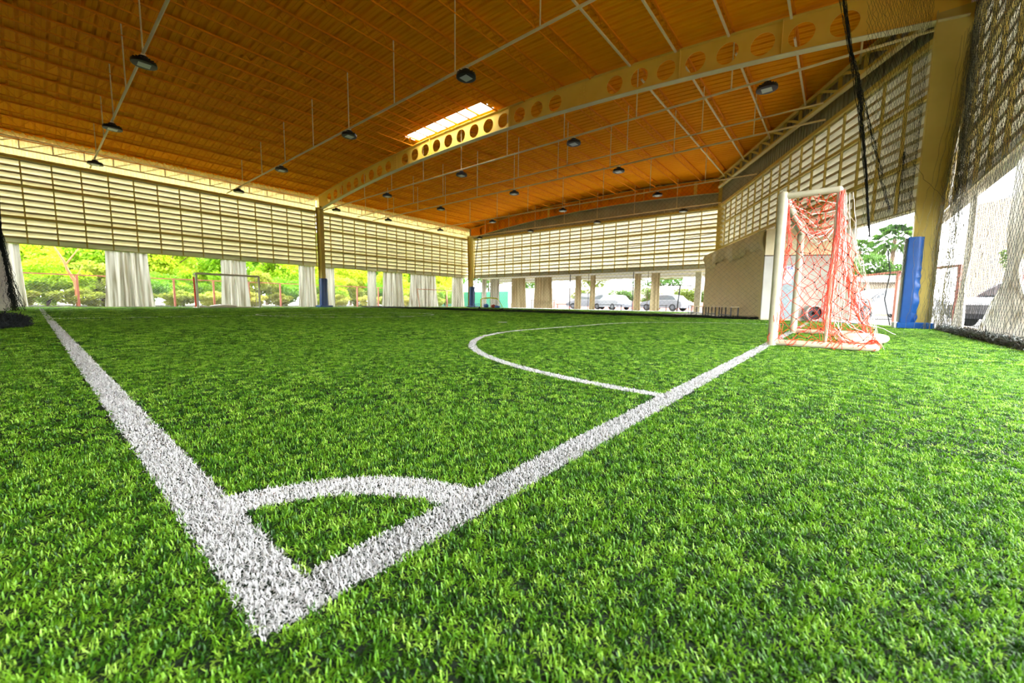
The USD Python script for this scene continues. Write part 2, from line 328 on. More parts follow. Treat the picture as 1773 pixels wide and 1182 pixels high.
#==ROOF==
PITCH_R = 0.30
def roof_strip(x0, x1, y0, y1, top=False):
    n = max(2, int(round((y1-y0)/0.9))+1); ys = np.linspace(y0, y1, n)
    if top: prof = [(x0, .10), (x1, .10)]
    else:
        k = int(round((x1-x0)/PITCH_R)); w = (x1-x0)/k; prof = []
        for i in range(k):
            b = x0+i*w; prof += [(b, .0), (b+.30*w, .0), (b+.34*w, .012), (b+.40*w, .0), (b+.66*w, .0), (b+.72*w, .05), (b+.92*w, .05)]
        prof.append((x1, .0))
    prof = np.array(prof)
    P = np.empty((len(prof), n, 3)); P[..., 0] = prof[:, :1]; P[..., 1] = ys[None]; P[..., 2] = z_roof(ys)[None] + prof[:, 1:]
    return P
SK = (12.12, 12.84, 11.27, 16.53)
mb = MB(); mt = MB()
for m_, top in ((mb, False), (mt, True)):
    for x0, x1, y0, y1 in ((XB, SK[0], -3.9, 28.7), (SK[0], SK[1], -3.9, SK[2]), (SK[0], SK[1], SK[3], 28.7), (SK[1], 28.6, -3.9, 28.7)):  # unseen right overhang lengthened to cut the light on the louvres
        m_.grid(roof_strip(x0, x1, y0, y1, top))
ceil = structx('ceiling'); obj('roof_sheet', mb, 'roof_sheet', ceil); obj('roof_top', mt, 'roof_top', ceil)
mb = MB(); mb.grid(roof_strip(*SK)); solo('skylight', mb, 'skylight', 'bright translucent skylight strip in the roof beside the mid girder', 'skylight')

# castellated roof girders: web with round holes, two flanges, splice plates
def girder(x, label, paint='girder_paint'):
    t = thing('roof_girder', label, 'girder', (x, 0, 0))
    ya, yb = -2.3, 27.55
    from shapely.geometry import Polygon, Point
    ys = np.linspace(ya, yb, 41)
    poly = Polygon([(y, zg_bot(y)) for y in ys] + [(y, zg_top(y)) for y in ys[::-1]])
    cs = [12.5+.86*k for k in range(-5, 7)] + [19.19+.86*k for k in range(9)] + [5.80-.86*k for k in range(8)]
    for c in cs: poly = poly.difference(Point(c, (zg_bot(c)+zg_top(c))/2-.01).buffer(.285, 12))
    m = trimesh.creation.extrude_polygon(poly, 0.016, engine='earcut')
    v = m.vertices[:, [2, 0, 1]] - [0.008, 0, 0]
    web = MB().add(v, m.faces); obj('web', web, paint, t)
    for nm, f_, w, dz in (('bottom_flange', zg_bot, .24, -.008), ('top_flange', zg_top, .24, .008)):
        fl = MB()
        P = np.array([[(sx*w/2, y, f_(y)+dz+sz) for y in ys] for sx, sz in ((-1, -.009), (1, -.009), (1, .009), (-1, .009), (-1, -.009))])
        fl.grid(P); obj(nm, fl, 'cream_pale' if nm[0] == 'b' else 'girder_paint', t)
    for y in (18.44, 7.03):
        pl = MB().box((-.03, y-.10, zg_bot(y)+.03), (.03, y+.10, zg_top(y)-.03))
        for sy in (-.06, .06):
            for z in np.linspace(zg_bot(y)+.1, zg_top(y)-.1, 6): pl.box((-.05, y+sy-.015, z-.015), (.05, y+sy+.015, z+.015))
        obj('splice_plate', pl, 'girder_paint', t)
    for y in (10.41, 24.0, 3.65, 1.05, 15.5):
        obj('stiffener', MB().box((-.11, y-.006, zg_bot(y)), (.11, y+.006, zg_top(y))), 'girder_paint', t)
    return t
girder(XM, 'cream arched girder with a row of round holes beside the skylight')
girder(XF-.25, 'far arched girder with round holes above the end wall louvres', 'purlin_orange')
ys_ = np.linspace(5.5, 27.6, 40); obj('fascia', MB().grid(np.array([[(.17, y, zg_bot(y)+.02) for y in ys_], [(.17, y, zg_top(y)) for y in ys_]])), 'roof_sheet', stage.GetPrimAtPath('/World/roof_girder_001'))

# trussed purlins across the bays
PY = [0.83+1.41*k for k in range(-2, 20)]
def purlin(x0, x1, label, group, dep=0.36, pale=False):
    t = thing('roof_purlin', label, 'purlin', (0, 0, 0), 0, group)
    obj('top_chord', MB().bar((x0, 0, 0), (x1, 0, 0), .06, .05), 'purlin_orange', t)
    obj('bottom_chord', MB().bar((x0+.45, 0, -dep), (x1-.45, 0, -dep), .05 if pale else .036, .05 if pale else .036), 'pipe' if pale else 'purlin_orange', t, label='lower chord coloured pale as if lit from the right' if pale else None)
    z = MB(); n = int(round((x1-x0-.9)/.62)); xs = np.linspace(x0+.45, x1-.45, n*2+1)
    pts = [(x0+.02, 0, -.02)] + [(x, 0, -dep if i % 2 == 0 else -.02) for i, x in enumerate(xs)] + [(x1-.02, 0, -.02)]
    for a, b in zip(pts[:-1], pts[1:]): z.bar(a, b, .012, .012)
    obj('web', z, 'purlin_orange', t)
    return t
NTH = 'first second third fourth fifth sixth seventh eighth ninth tenth eleventh twelfth thirteenth fourteenth fifteenth sixteenth seventeenth eighteenth nineteenth twentieth twenty-first twenty-second'.split()
for x0, x1, bay in ((XB, XM-.02, 'near'), (XM+.02, XF-.3, 'far')):
    first = {}
    for k, y in enumerate(PY[::-1]):
        pale = y < 5.5; loc = (0, y, float(z_roof(y)-.04)); grp = f'purlins of the {bay} bay'  # pale lower chords: light from the right openings put into the colour
        lab = f'trussed orange roof purlin of the {bay} bay, {NTH[k]} from left' + (', chord-tinted-as-lit' if pale else '')
        if bay == 'far' and y < 6.2:                     # the cut corner shortens these
            xe = CA[0] + (y-CA[1])*(CB[0]-CA[0])/(CB[1]-CA[1]) if y < 5.4 else x1
            if xe - x0 < 1.6: continue
            move(purlin(x0, min(x1, xe-.1), lab, grp, pale=pale), loc); continue
        if pale not in first: first[pale] = purlin(x0, x1, lab, grp, pale=pale); move(first[pale], loc)
        else: dup(first[pale], loc, 0, lab, grp)

#==WALLS==
def louvre_wall(name, A, B, inward, nrows=13, zb=ZB, zt=ZT, step=.92, girts=(4, 9), lip=.082, first=.45, paint='slat'):
    """A to B along the wall; inward: unit vector into the hall"""
    w = structx(name); A, B = np.asarray(A, float), np.asarray(B, float); d = (B-A); L = np.linalg.norm(d); d /= L; inn = np.asarray(inward, float)
    pit = (zt-zb)/nrows; dep = .22
    for k in range(nrows):
        z1 = zb + pit*(k+1); m = MB()
        prof = [(0.0, z1-lip), (0.0, z1), (-.012, z1), (-dep, z1-pit*1.08), (-dep-.012, z1-pit*1.08+.004), (-.024, z1-.014), (-.012, z1-lip)]
        P = np.array([[A + d*s + inn*i + V3(0, 0, z) for s in (0.02, L-.02)] for i, z in prof + prof[:1]])
        m.grid(P); sl = obj('slat', m, paint, w)
        obj('lip', MB().bar(A+d*.02+inn*.012+V3(0, 0, z1-lip/2), B-d*.02+inn*.012+V3(0, 0, z1-lip/2), .014, lip+.012), 'slat_lip', sl)
    for k in girts:
        z = zb + pit*k; obj('girt', MB().bar(A+inn*.05+V3(0, 0, z), B+inn*.05+V3(0, 0, z), .10, .10), 'cream', w)
    obj('top_girt', MB().bar(A+inn*.06+V3(0, 0, zt+.06), B+inn*.06+V3(0, 0, zt+.06), .14, .14), 'cream', w)
    obj('bottom_girt', MB().bar(A+inn*.03+V3(0, 0, zb-.02), B+inn*.03+V3(0, 0, zb-.02), .06, .05), 'cream_pale', w)
    s = first
    while s < L-.1:
        p = A + d*s + inn*.045
        obj('mullion', MB().bar(p+V3(0, 0, zb), p+V3(0, 0, zt), .05, .06, inn), 'cream', w); s += step
    return w
def corrugated(A, B, z0f, z1f, inn, pitch=.22, dep=.03):
    A, B = np.asarray(A, float), np.asarray(B, float); L = np.linalg.norm(B-A); d = (B-A)/L; n = int(L/pitch); P = []
    for i in range(n):
        for f_, o in ((0, 0), (.42, 0), (.5, dep), (.92, dep)):
            s = (i+f_)*L/n; q = A + d*s + np.asarray(inn)*o; P.append([q+V3(0, 0, z0f(q)), q+V3(0, 0, z1f(q))])
    return MB().grid(np.array(P))
ry = lambda q: float(z_roof(q[1]))+.06
wl = louvre_wall('wall_left', (XB, YL, 0), (XM, YL, 0), (0, -1, 0), first=.27, paint='slat_sun_tint')
wl2 = louvre_wall('wall_left_far', (XM, YL, 0), (XF-.05, YL, 0), (0, -1, 0), first=.94, paint='slat_sun_tint')
wf = louvre_wall('wall_far', (XF, 5.6, 0), (XF, 27.7, 0), (-1, 0, 0), step=.983, first=1.03)
wc = louvre_wall('wall_corner', CA+CD*.35, CB-CD*.3, CN, step=.872, first=.28)
wr = louvre_wall('wall_right', (XB, YR-.1, 0), (16.6, YR-.1, 0), (0, 1, 0), step=.90, first=.62)
for w, A, B, inn in ((wl, (XB, YL-.02, 0), (XM, YL-.02, 0), (0, -1, 0)), (wl2, (XM, YL-.02, 0), (XF, YL-.02, 0), (0, -1, 0))):
    obj('eave_sheet', corrugated(A, B, lambda q: ZT+.1, ry, inn), 'eave_sheet', w)
obj('gable_sheet', corrugated((XF-.02, 5.4, 0), (XF-.02, 28, 0), lambda q: ZT+.1, ry, (-1, 0, 0), .25), 'grey_sheet', wf)
obj('eave_sheet', corrugated(CA, CB, lambda q: ZT+.1, ry, CN), 'grey_sheet', wc)
obj('eave_sheet', corrugated((XB, YR-.12, 0), (16.6, YR-.12, 0), lambda q: ZT+.1, ry, (0, 1, 0)), 'grey_sheet', wr)
# the end behind the camera
struct('wall_back', MB().box((XB-.1, YR, 0), (XB, YL, 8.7)), 'grey_sheet')
obj('lower_sheet', MB().box((XB, YR-.14, 0), (-.6, YR-.08, ZB)), 'grey_sheet', wr)  # added unseen sheet, closes the side opening to dim the turf
# eave truss along the left wall and the cut corner
def truss(w, A, B, zbot, ztop, off, n, inn, r=.05, m1='cream_pale'):
    A, B = np.asarray(A, float)+np.asarray(inn)*off, np.asarray(B, float)+np.asarray(inn)*off
    def at(s, z): q = A+(B-A)*s; return q+V3(0, 0, z(q) if callable(z) else z)
    obj('truss_top_chord', MB().bar(at(0, ztop), at(1, ztop), r*1.3, r*1.3), m1, w); obj('truss_bottom_chord', MB().bar(at(0, zbot), at(1, zbot), r*1.3, r*1.3), m1, w)
    for i in range(n):
        a, b = i/n, (i+1)/n
        obj('truss_post', MB().bar(at(a, zbot), at(a, ztop), r, r), m1, w); obj('truss_brace', MB().bar(at(a, zbot), at(b, ztop), r*.8, r*.8), m1, w)
truss(wl, (-3, YL, 0), (XM-.2, YL, 0), 6.95, 7.42, .25, 16, (0, -1, 0), .04)
truss(wl2, (XM+.2, YL, 0), (XF-.3, YL, 0), 6.95, 7.42, .25, 14, (0, -1, 0), .04)
zc = lambda dz: (lambda q: float(zg_top(q[1]))+dz)
truss(wc, CA+CD*.4, CB-CD*.5, zc(-.62), zc(-.10), .30, 13, CN, .10, 'cream')
obj('bright_rail', MB().tube([CA+CD*.5+CN*.38+V3(0, 0, zc(-.68)(CA)), CB-CD*.8+CN*.38+V3(0, 0, zc(-.68)(CB))], .06, 8), 'cream_pale', wc)

# columns
def column(name, label, pts_lo, pts_hi, mat_='cream'):
    t = thing(name, label, 'column'); return t
def hcol(label, x, y0, y1, ztop, y1top=None, axis='y', mat_='cream'):
    """built-up column: web plate between two flanges, y0 the hall side, y1 the outer side"""
    t = thing('steel_column', label, 'column'); y1t = y1 if y1top is None else y1top
    obj('inner_flange', MB().box((x-.13, min(y0, y0+.016*np.sign(y1-y0)), 0), (x+.13, max(y0, y0+.016*np.sign(y1-y0)), ztop)), mat_, t)
    m = MB(); n = 10
    zs = np.array([0, 3.0, 3.6, 4.4, 5.2, 6.0, ztop]); f = np.clip((zs-3.0)/3.0, 0, 1); yo = y1 + (y1t-y1)*f
    for sx in (-1, 1):
        P = np.array([[(x+sx*.02, y0, z), (x+sx*.02, y, z)] for z, y in zip(zs, yo)]); m.grid(P)
    obj('web', m, mat_, t)
    P = np.array([[(x-.13, y, z), (x+.13, y, z)] for z, y in zip(zs, yo)]); obj('outer_flange', MB().grid(P).grid(P+V3(0, .016*np.sign(y1-y0), 0)), mat_, t)
    return t
hcol('cream steel column with a tapered knee beside the blue pad on the right', XM, -1.8, -2.22, 6.9, -2.42)
hcol('cream steel column in the middle of the left louvred wall', XM, 27.2, 27.7, 6.9, 27.8)
hcol('cream corner column where the left wall meets the far wall', XF-.35, 27.2, 27.7, 6.9, 27.8)
t = thing('steel_column', 'cream boxed column between the far wall and the cut corner', 'column')
obj('shaft', MB().cbox((XF-.42, 5.0, 0), (XF-.02, 5.62, 8.2), .02), 'cream', t)

#==LIGHTS==
LX = [2.06, 7.55, 13.08, 17.0, 21.95, 26.65]; LY = [1.35, 7.45, 13.5, 19.6, 25.5]; ZP = 6.66
ORD = ['first', 'second', 'third', 'fourth', 'fifth', 'sixth', 'seventh']
lamp0 = None
def make_lamp(label, group):
    t = thing('high_bay_lamp', label, 'lamp', (0, 0, 0), 0, group)
    h = MB().lathe([(0, .13), (.075, .13), (.085, .10), (.085, .06), (.15, .045), (.195, .03), (.20, .0), (.20, -.028), (.185, -.035), (.0, -.035)], 28)
    for k in range(16):
        a = k*PI/8; h.bar((.085*math.cos(a), .085*math.sin(a), .06), (.185*math.cos(a), .185*math.sin(a), .045), .010, .03)
    K = np.diag([1.3, 1.3, 1.2]); h.xf(K)
    obj('housing', h, 'lamp_black', t, smooth=35)
    obj('lens', MB().box((-.095, -.095, -.041), (.095, .095, -.030)).xf(K), 'lamp_lens', t)
    b = MB().bar((0, 0, .12), (0, 0, .20), .03, .03).box((-.05, -.04, .19), (.05, .04, .22)); obj('bracket', b, 'pipe', t)
    return t
for i, x in enumerate(LX):
    ys, ye = (yr_at(x)+.3, 27.6) if x > XM+.5 else (-2.0, 27.6)
    t = thing('light_pipe', f'thin cream pipe across the hall carrying lamps, {ORD[i]} from the near end', 'pipe', (x, 0, ZP))
    obj('pipe', MB().tube([(0, ys, 0), (0, ye, 0)], .034, 8), 'pipe', t)
    for y in PY[1::2]:
        if ys+.4 < y < 27.2: obj('drop_rod', MB().tube([(0, y, .02), (0, y, float(z_roof(y)-.08-ZP))], .019, 6), 'pipe', t)
    for k, y in enumerate(LY):
        if y < ys+.2: continue
        if i < 2 and k == 0: continue
        if i >= 3 and k == 0: continue
        lab = f'round black lamp, {ORD[4-k]} from the left wall on the {ORD[i]} lamp pipe'
        loc = (x, y, ZP-.24)
        if lamp0 is None:
            lamp0 = make_lamp(lab, 'high-bay lamps'); move(lamp0, loc); lamp0.SetCustomDataByKey('group', 'high-bay lamps')
        else: dup(lamp0, loc, 0, lab, 'high-bay lamps')
t = thing('net_pipe', 'bare cream pipe without lamps that the dividing net hangs from', 'pipe', (15.6, 0, ZP))
obj('pipe', MB().tube([(0, .2, 0), (0, 27.3, 0)], .028, 8), 'pipe', t)
for y in PY[2::2]:
    if 1 < y < 27: obj('drop_rod', MB().tube([(0, y, .02), (0, y, float(z_roof(y)-.08-ZP))], .019, 6), 'pipe', t)
#==REST==
# ------------------------------------------------------------ nets
def fold(u): u = np.mod(u, 2.0); return np.where(u > 1, 2-u, u)
def net(mb, S, nu, nv, r, jit=0.0, seed=1, knots=None, krad=.01):
    """diamond netting: nu diamonds across, nv half-steps up; S(u, v) is the surface it hangs in"""
    rs = np.random.default_rng(seed); j = np.arange(nv+1); J = rs.normal(0, jit, (2*nu+2, nv+1, 3)) if jit else None
    st = []
    for sg in (1, -1):
        k = np.arange(nu)+(0 if sg > 0 else 1); u = fold((k[:, None]+sg*j[None]*.5)/nu); v = np.broadcast_to(j/nv, u.shape)
        P = S(u, v)
        if jit: P = P + J[np.rint(u*2*nu).astype(int) % (2*nu+2), np.broadcast_to(j, u.shape)]
        st.append(P)
    P = np.vstack(st); mb.strands(P, r)
    if knots is not None:
        for q in st[0].reshape(-1, 3): knots.ball(q, krad, 0)
def bil(a, b, c, d, sag=(0, 0, 0)):
    a, b, c, d, sag = (np.asarray(x, float) for x in (a, b, c, d, sag))
    def S(u, v):
        u, v = u[..., None], v[..., None]
        return a*(1-u)*(1-v) + b*u*(1-v) + c*u*v + d*(1-u)*v + sag*(4*u*(1-u)*np.sin(PI*v))
    return S

# ------------------------------------------------------------ the near goal
def goal(label, x0, x1, y, sgn, h=1.75, dt=.5, db=.92, fr='white_paint', det=True):
    t = thing('football_goal', label, 'goal'); R = .052
    for x in (x0, x1):
        obj('post', MB().tube([(x, y, 0), (x, y, h)], R, 16).ball((x, y, h), R), fr, t, smooth=40)
    obj('crossbar', MB().tube([(x0, y, h), (x1, y, h)], R, 16), fr, t, smooth=40)
    yt, yb = y+sgn*dt, y+sgn*db
    for x in (x0, x1):
        obj('top_bar', MB().tube([(x, y, h-.01), (x, yt, h-.01)], .036, 12).ball((x, yt, h-.01), .036), fr, t, smooth=40)
        obj('back_bar', MB().tube([(x, yt, h-.01), (x, yt, h*.5), (x, yt, .04)], .015, 10), fr, t, smooth=40)
        obj('ground_bar', MB().tube([(x, y, .04), (x, yb, .04)], .038, 12), fr, t, smooth=40)
    obj('back_ground_bar', MB().tube([(x0, yb, .04), (x1, yb, .04)], .034, 12).ball((x0, yb, .04), .034).ball((x1, yb, .04), .034), fr, t, smooth=40)
    return t, yt, yb
gt, yt, yb = goal('white pipe goal with a loose orange net beside the white goal line', GX0, GX1, 0.0, -1)
H = 1.72
nm_, kn, wn = MB(), MB(), MB()
rs = np.random.default_rng(5)
net(nm_, bil((GX0+.05, -.02, .08), (GX0, yb, .08), (GX0, yt, H), (GX0+.03, -.04, H), (.06, 0, 0)), 6, 22, .0032, .016, 2, kn, .0085)
net(nm_, bil((GX1, -.02, .08), (GX1, yb, .08), (GX1, yt, H), (GX1, -.04, H), (.05, 0, 0)), 6, 22, .0032, .016, 3)
net(nm_, bil((GX0, yb-.02, .06), (GX1, yb-.02, .06), (GX1, yt, H), (GX0, yt, H), (0, .10, 0)), 13, 20, .0030, .02, 4)
net(nm_, bil((GX0, -.03, H+.02), (GX1, -.03, H+.02), (GX1, yt, H), (GX0, yt, H), (0, 0, -.22)), 15, 6, .0030, .03, 6)
net(wn, bil((GX0, yb-.05, .05), (GX1, yb-.05, .05), (GX1, yt-.04, H), (GX0, yt-.04, H), (0, -.06, 0)), 8, 14, .0020, .012, 8)
net(wn, bil((GX0, -.06, H-.02), (GX1, -.06, H-.02), (GX1, yt, H-.05), (GX0, yt, H-.05), (0, 0, -.30)), 9, 4, .0025, .03, 9)
def rope_bundle(mb, path, n, spread, r, seed, m=24, wig=.012):
    """n loose threads that follow one path"""
    rs_ = np.random.default_rng(seed); path = np.asarray(path, float); s = np.linspace(0, 1, len(path)); q = np.linspace(0, 1, m)
    base = np.stack([np.interp(q, s, path[:, k]) for k in range(3)], 1); sp = np.interp(q, s, np.broadcast_to(spread, (len(path),)))
    off = rs_.normal(0, 1, (n, 1, 3)); P = base[None] + off*sp[None, :, None]
    w = rs_.normal(0, wig, (n, m, 3)); P = P + w*(.3+sp/np.max(sp))[None, :, None]
    mb.strands(P, r)
rope_bundle(nm_, [(GX0+.03, -.04, 1.70), (GX0+.04, -.10, 1.2), (GX0+.02, -.03, .75), (GX0+.02, -.06, .35), (GX0+.03, -.03, .06)], 9, (.006, .02, .025, .03, .05), .0034, 11)
rope_bundle(nm_, [(GX0-.02, yt-.03, 1.72), (GX0-.03, yt-.025, 1.1), (GX0-.03, yt+.0, .6), (GX0+.06, yt+.0, .25), (GX0+.1, yt-.15, .05)], 17, (.014, .026, .034, .05, .13), .0030, 12)
rope_bundle(wn, [(GX0+.08, yt-.06, 1.70), (GX0+.12, yt-.10, 1.1), (GX0+.10, yt-.12, .6), (GX0+.2, yt-.10, .25), (GX0+.2, yt-.25, .05)], 10, (.02, .03, .04, .06, .12), .0025, 13)
for a, b, n in (((GX0, -.02, .05), (GX0, yb, .05), 8), ((GX0, yb, .05), (GX1, yb, .05), 14), ((GX1, -.02, .05), (GX1, yb, .05), 8)):
    a, b = np.array(a), np.array(b); L = np.linalg.norm(b-a)
    q = np.linspace(0, 1, int(L*70)); th = q*L*2*PI*5
    e = np.cross((b-a)/L, [0, 0, 1.0])
    for ph in (0, 1.3, 2.9):
        rad = .045 + .012*np.sin(th*.37+ph)
        nm_.tube(a+(b-a)*q[:, None] + e*(rad*np.cos(th+ph))[:, None] + V3(0, 0, 1)*np.maximum(rad*np.sin(th+ph), -.04)[:, None], .0036, 3, False)
    for k in range(n):
        c = a+(b-a)*rs.uniform(.02, .98); p = c + rs.normal(0, .05, (7, 3)); p[:, 2] = np.abs(p[:, 2]-.05)+.02; nm_.tube(p, .0034, 3, False)
obj('net', nm_, 'net_orange', gt, kind='stuff'); obj('net_knots', kn, 'net_dark', gt, kind='stuff'); obj('inner_net', wn, 'net_white', gt, kind='stuff', label='old white net tangled under the orange one')
def pillow(name, c, size, rz, matn, label, cat):
    m = trimesh.creation.icosphere(3, 1.0); v = m.vertices.copy(); s = np.array(size)/2
    sg = np.sign(v); v = sg*np.abs(v)**.72; v = v*s; v[:, 2] = np.maximum(v[:, 2], -s[2]*.75); v[:, 2] *= 1 - .25*np.abs(v[:, 0]/s[0])**3
    v += (meshkit.fbm(v*7, 3, 4)[:, None]-.5)*.03
    return solo(name, MB().add(v @ rotz(rz).T + np.asarray(c, float), m.faces), matn, label, cat, smooth=50)
pillow('sandbag', (6.42, -.86, .075), (1.0, .34, .15), -.35, 'white_paint', 'white stuffed sandbag lying across the back of the near goal', 'sandbag')

# the far goal and the frame stored by the left wall
fg, fyt, fyb = goal('small far white goal with no net in front of the left wall', 5.22, 8.02, 24.6, 1, 1.76, .5, .9)
obj('net_roll', MB().tube([(5.22, 25.0, .03), (5.22, 25.1, 1.6)], .04, 8), 'net_orange', fg, label='orange net rolled along the side')
pillow('sandbag', (6.55, 25.5, .09), (1.3, .4, .18), .1, 'white_paint', 'white sandbag on the ground behind the far goal', 'sandbag')
t = thing('goal_frame', 'thin bare goal frame leaning before the curtains by the left wall', 'goal frame')
for x in (20.9, 24.0): obj('post', MB().tube([(x, 27.0, 0), (x, 27.3, 1.55)], .03, 8), 'bark_pink', t)
obj('crossbar', MB().tube([(20.9, 27.3, 1.55), (24.0, 27.3, 1.55)], .03, 8), 'bark_pink', t)

# ------------------------------------------------------------ blue pads round the column feet
t = thing('column_pad', 'tall blue vinyl pad strapped round the right-hand column', 'pad')
m = MB(); zs = np.linspace(.14, 2.07, 60); prof = [(-.12, -1.705), (-.27, -1.715), (-.28, -1.73), (-.28, -1.885), (-.265, -1.90), (-.15, -1.985), (-.02, -1.99)]
P = np.array([[(XM+a, b, z) for z in zs] for a, b in prof])
wr_ = np.exp(-((np.arange(len(prof))-5.0)/1.1)**2)[:, None]*(np.sin(zs*23+2*np.sin(zs*5))*.5+.5)[None]*np.clip(1.75-zs, 0, 1)[None]
P[..., 0] -= .02*wr_; P[..., 1] -= .025*wr_
m.grid(P); m.add([*P[:, -1], (XM, -1.9, 2.07)], [[i, i+1, len(prof)] for i in range(len(prof)-1)]); obj('wrap', m, 'blue_vinyl', t, smooth=22)
obj('edge_strip', MB().cbox((XM-.17, -1.72, .14), (XM+.06, -1.68, 2.06), .006), 'pad_side', t)
obj('base_block', MB().cbox((XM-.42, -2.26, .0), (XM+.1, -1.66, .14), .012), 'blue_vinyl', t)
obj('base_side', MB().cbox((XM-.40, -1.665, .0), (XM+.1, -1.61, .135), .008), 'pad_side', t)
def small_pad(x, y0, label):
    t = thing('column_pad', label, 'pad')
    m = MB().lathe([(.27, .12), (.28, .2), (.26, 1.2), (.28, 1.9), (.25, 2.0), (0, 2.0)], 12, (x, y0, 0)); obj('wrap', m, 'navy_vinyl', t, smooth=40)
    obj('base_block', MB().cbox((x-.45, y0-.4, 0), (x+.45, y0+.3, .14), .02), 'navy_vinyl', t)
small_pad(XM, 27.3, 'dark blue pad round the middle column of the left wall')
small_pad(XF-.35, 27.3, 'dark blue pad round the far corner column')

# ------------------------------------------------------------ curtains below the louvres
def curtain(label, A, B, matn, ztop=2.84, zbot=.03, amp=.05, wl_=.26, flare=.12, waist=None, seed=0, inn=(0, -1, 0), group=None):
    A, B, inn = np.asarray(A, float), np.asarray(B, float), np.asarray(inn, float); L = np.linalg.norm(B-A); d = (B-A)/L
    n = max(24, int(L/.03)); s = np.linspace(0, 1, n); zs = np.linspace(ztop, zbot, 26); rs_ = np.random.default_rng(seed)
    ph = np.cumsum(rs_.uniform(.6, 1.4, n))*(2*PI*L/wl_/n); a = amp*(.6+.4*np.sin(s*7+seed))
    P = np.empty((n, len(zs), 3))
    for j, z in enumerate(zs):
        f = (ztop-z)/(ztop-zbot); w = 1 + flare*f**1.6
        if waist: w = (1-(1-waist[1])*math.exp(-((z-waist[0])/.42)**2))*(1+flare*max(0, (waist[0]-z)/waist[0])**1.2 if z < waist[0] else 1)
        sw = np.sin(ph+.5*f); q = A[None] + d*((s-.5)*w+.5)[:, None]*L + inn*(a*(.55+.6*f)*np.sign(sw)*np.abs(sw)**.7)[:, None] + inn*.03*math.sin(3*f+seed)
        q[:, 2] = z; P[:, j] = q
    return solo('curtain', MB().grid(P), matn, label, 'curtain', group, smooth=True)
YCU = 28.12
for i, (a, b, lab) in enumerate(((-1.1, -.35, 'pale curtain at the left edge behind the dark net'), (2.35, 3.95, 'wide pleated pale curtain, first right of the touchline end'), (7.2, 8.5, 'pale and brown pleated curtain behind the far goal'), (11.6, 12.75, 'white curtain just left of the padded middle column'), (13.35, 14.1, 'narrow white curtain just right of the padded middle column'), (16.7, 17.5, 'narrow white curtain beside the widest dappled curtain'), (18.1, 20.0, 'widest white curtain with sun dapples on the left wall'), (20.8, 23.6, 'wide pale curtain behind the thin bare goal frame'), (25.6, 27.1, 'white curtain just left of the far corner column'))):
    curtain(lab, (a, YCU, 0), (b, YCU, 0), 'curtain', seed=i+3, amp=.17, wl_=.30 if b-a < 2 else .38, flare=.2)
for i, (b, a, lab, mt_) in enumerate(((26.4, 25.75, 'narrow white curtain next to the far corner column', 'curtain'), (25.25, 24.1, 'white curtain behind the small yellow goal', 'curtain'), (22.6, 21.0, 'tan curtain right of the small yellow goal', 'curtain_tan'), (20.0, 18.2, 'broad tan curtain with a straight hem on the far wall', 'curtain_tan'), (15.95, 15.4, 'slim tan curtain left of the tall dark pole', 'curtain_tan'), (14.6, 14.15, 'slim tan curtain behind the low dark table', 'curtain_tan'), (11.0, 10.5, 'slim tan curtain right of the second dark pole', 'curtain_tan'), (9.75, 9.15, 'tan curtain left of the leaning lamp post', 'curtain_tan'))):
    curtain(lab, (XF+.12, a, 0), (XF+.12, b, 0), mt_, seed=i+31, inn=(-1, 0, 0), amp=.05, ztop=2.7)
solo('white_post', MB().cbox((XF+.5, 6.55, 0), (XF+.72, 6.95, 2.7), .02), 'white_paint', 'square white post outside the far wall by the shed', 'post')
curtain('pale bunched curtain between the blue pad and the near net', (12.2, -2.62, 0), (12.85, -2.62, 0), 'curtain', waist=(1.0, .55), flare=.75, seed=60, inn=(0, 1, 0), amp=.07, wl_=.16)
curtain('large pale curtain tied at the waist at the right edge', (8.7, -2.62, 0), (10.1, -2.62, 0), 'curtain', waist=(1.08, .40), flare=1.0, seed=61, inn=(0, 1, 0), amp=.09, wl_=.18)
q = CA + CD*3.35 - CN*.0
curtain('pale curtain hanging at the shed corner by the open side', q-CD*.3, q+CD*.45, 'curtain', seed=62, inn=CN, amp=.05, wl_=.22)

# ------------------------------------------------------------ the shed in the cut corner
def cw(s, t_, z=0): return CA + CD*s + CN*t_ + V3(0, 0, z)
def shed_box(s0, s1, t0, t1, z0, z1, c=.01):
    m = MB().cbox((s0, t0, z0), (s1, t1, z1), c); R = np.stack([CD, CN, V3(0, 0, 1)], 1); return m.xf(R, CA)
mat('shed_beige', lin(240, 224, 176), 0.8, c2=lin(232, 214, 164), scale=2.0)
mat('shed_white', lin(206, 205, 196), 0.6, c2=lin(192, 190, 178), scale=1.5)
mat('shed_door', lin(150, 172, 178), 0.4)
mat('tarp', lin(242, 230, 188), 0.5, c2=lin(226, 212, 166), scale=3.0, bump=.3)
mat('sign_white', lin(236, 238, 240), 0.5); mat('sign_blue', lin(70, 120, 210), 0.5)
t = thing('shed', 'beige and white shed with a tarp edge in the cut corner', 'shed')
S0, S1, T1, ZS = 3.95, 11.1, 2.1, 2.95
obj('long_wall', shed_box(S0+.03, S1, T1-.06, T1, 0, ZS), 'shed_beige', t)
obj('end_wall', shed_box(S0, S0+.06, .02, T1, 0, 2.12), 'shed_white', t)
obj('seam', shed_box(S0+.01, S0+.06, .02, T1, 2.10, 2.18), 'bark', t)
obj('end_wall', shed_box(S0, S0+.06, .02, T1, 2.15, ZS), 'tarp', t)
obj('roof', shed_box(S0-.02, S1, .05, T1+.02, ZS, ZS+.05), 'shed_beige', t)
obj('door', shed_box(S0-.03, S0+.02, 1.0, 1.68, .06, 1.82), 'shed_door', t)
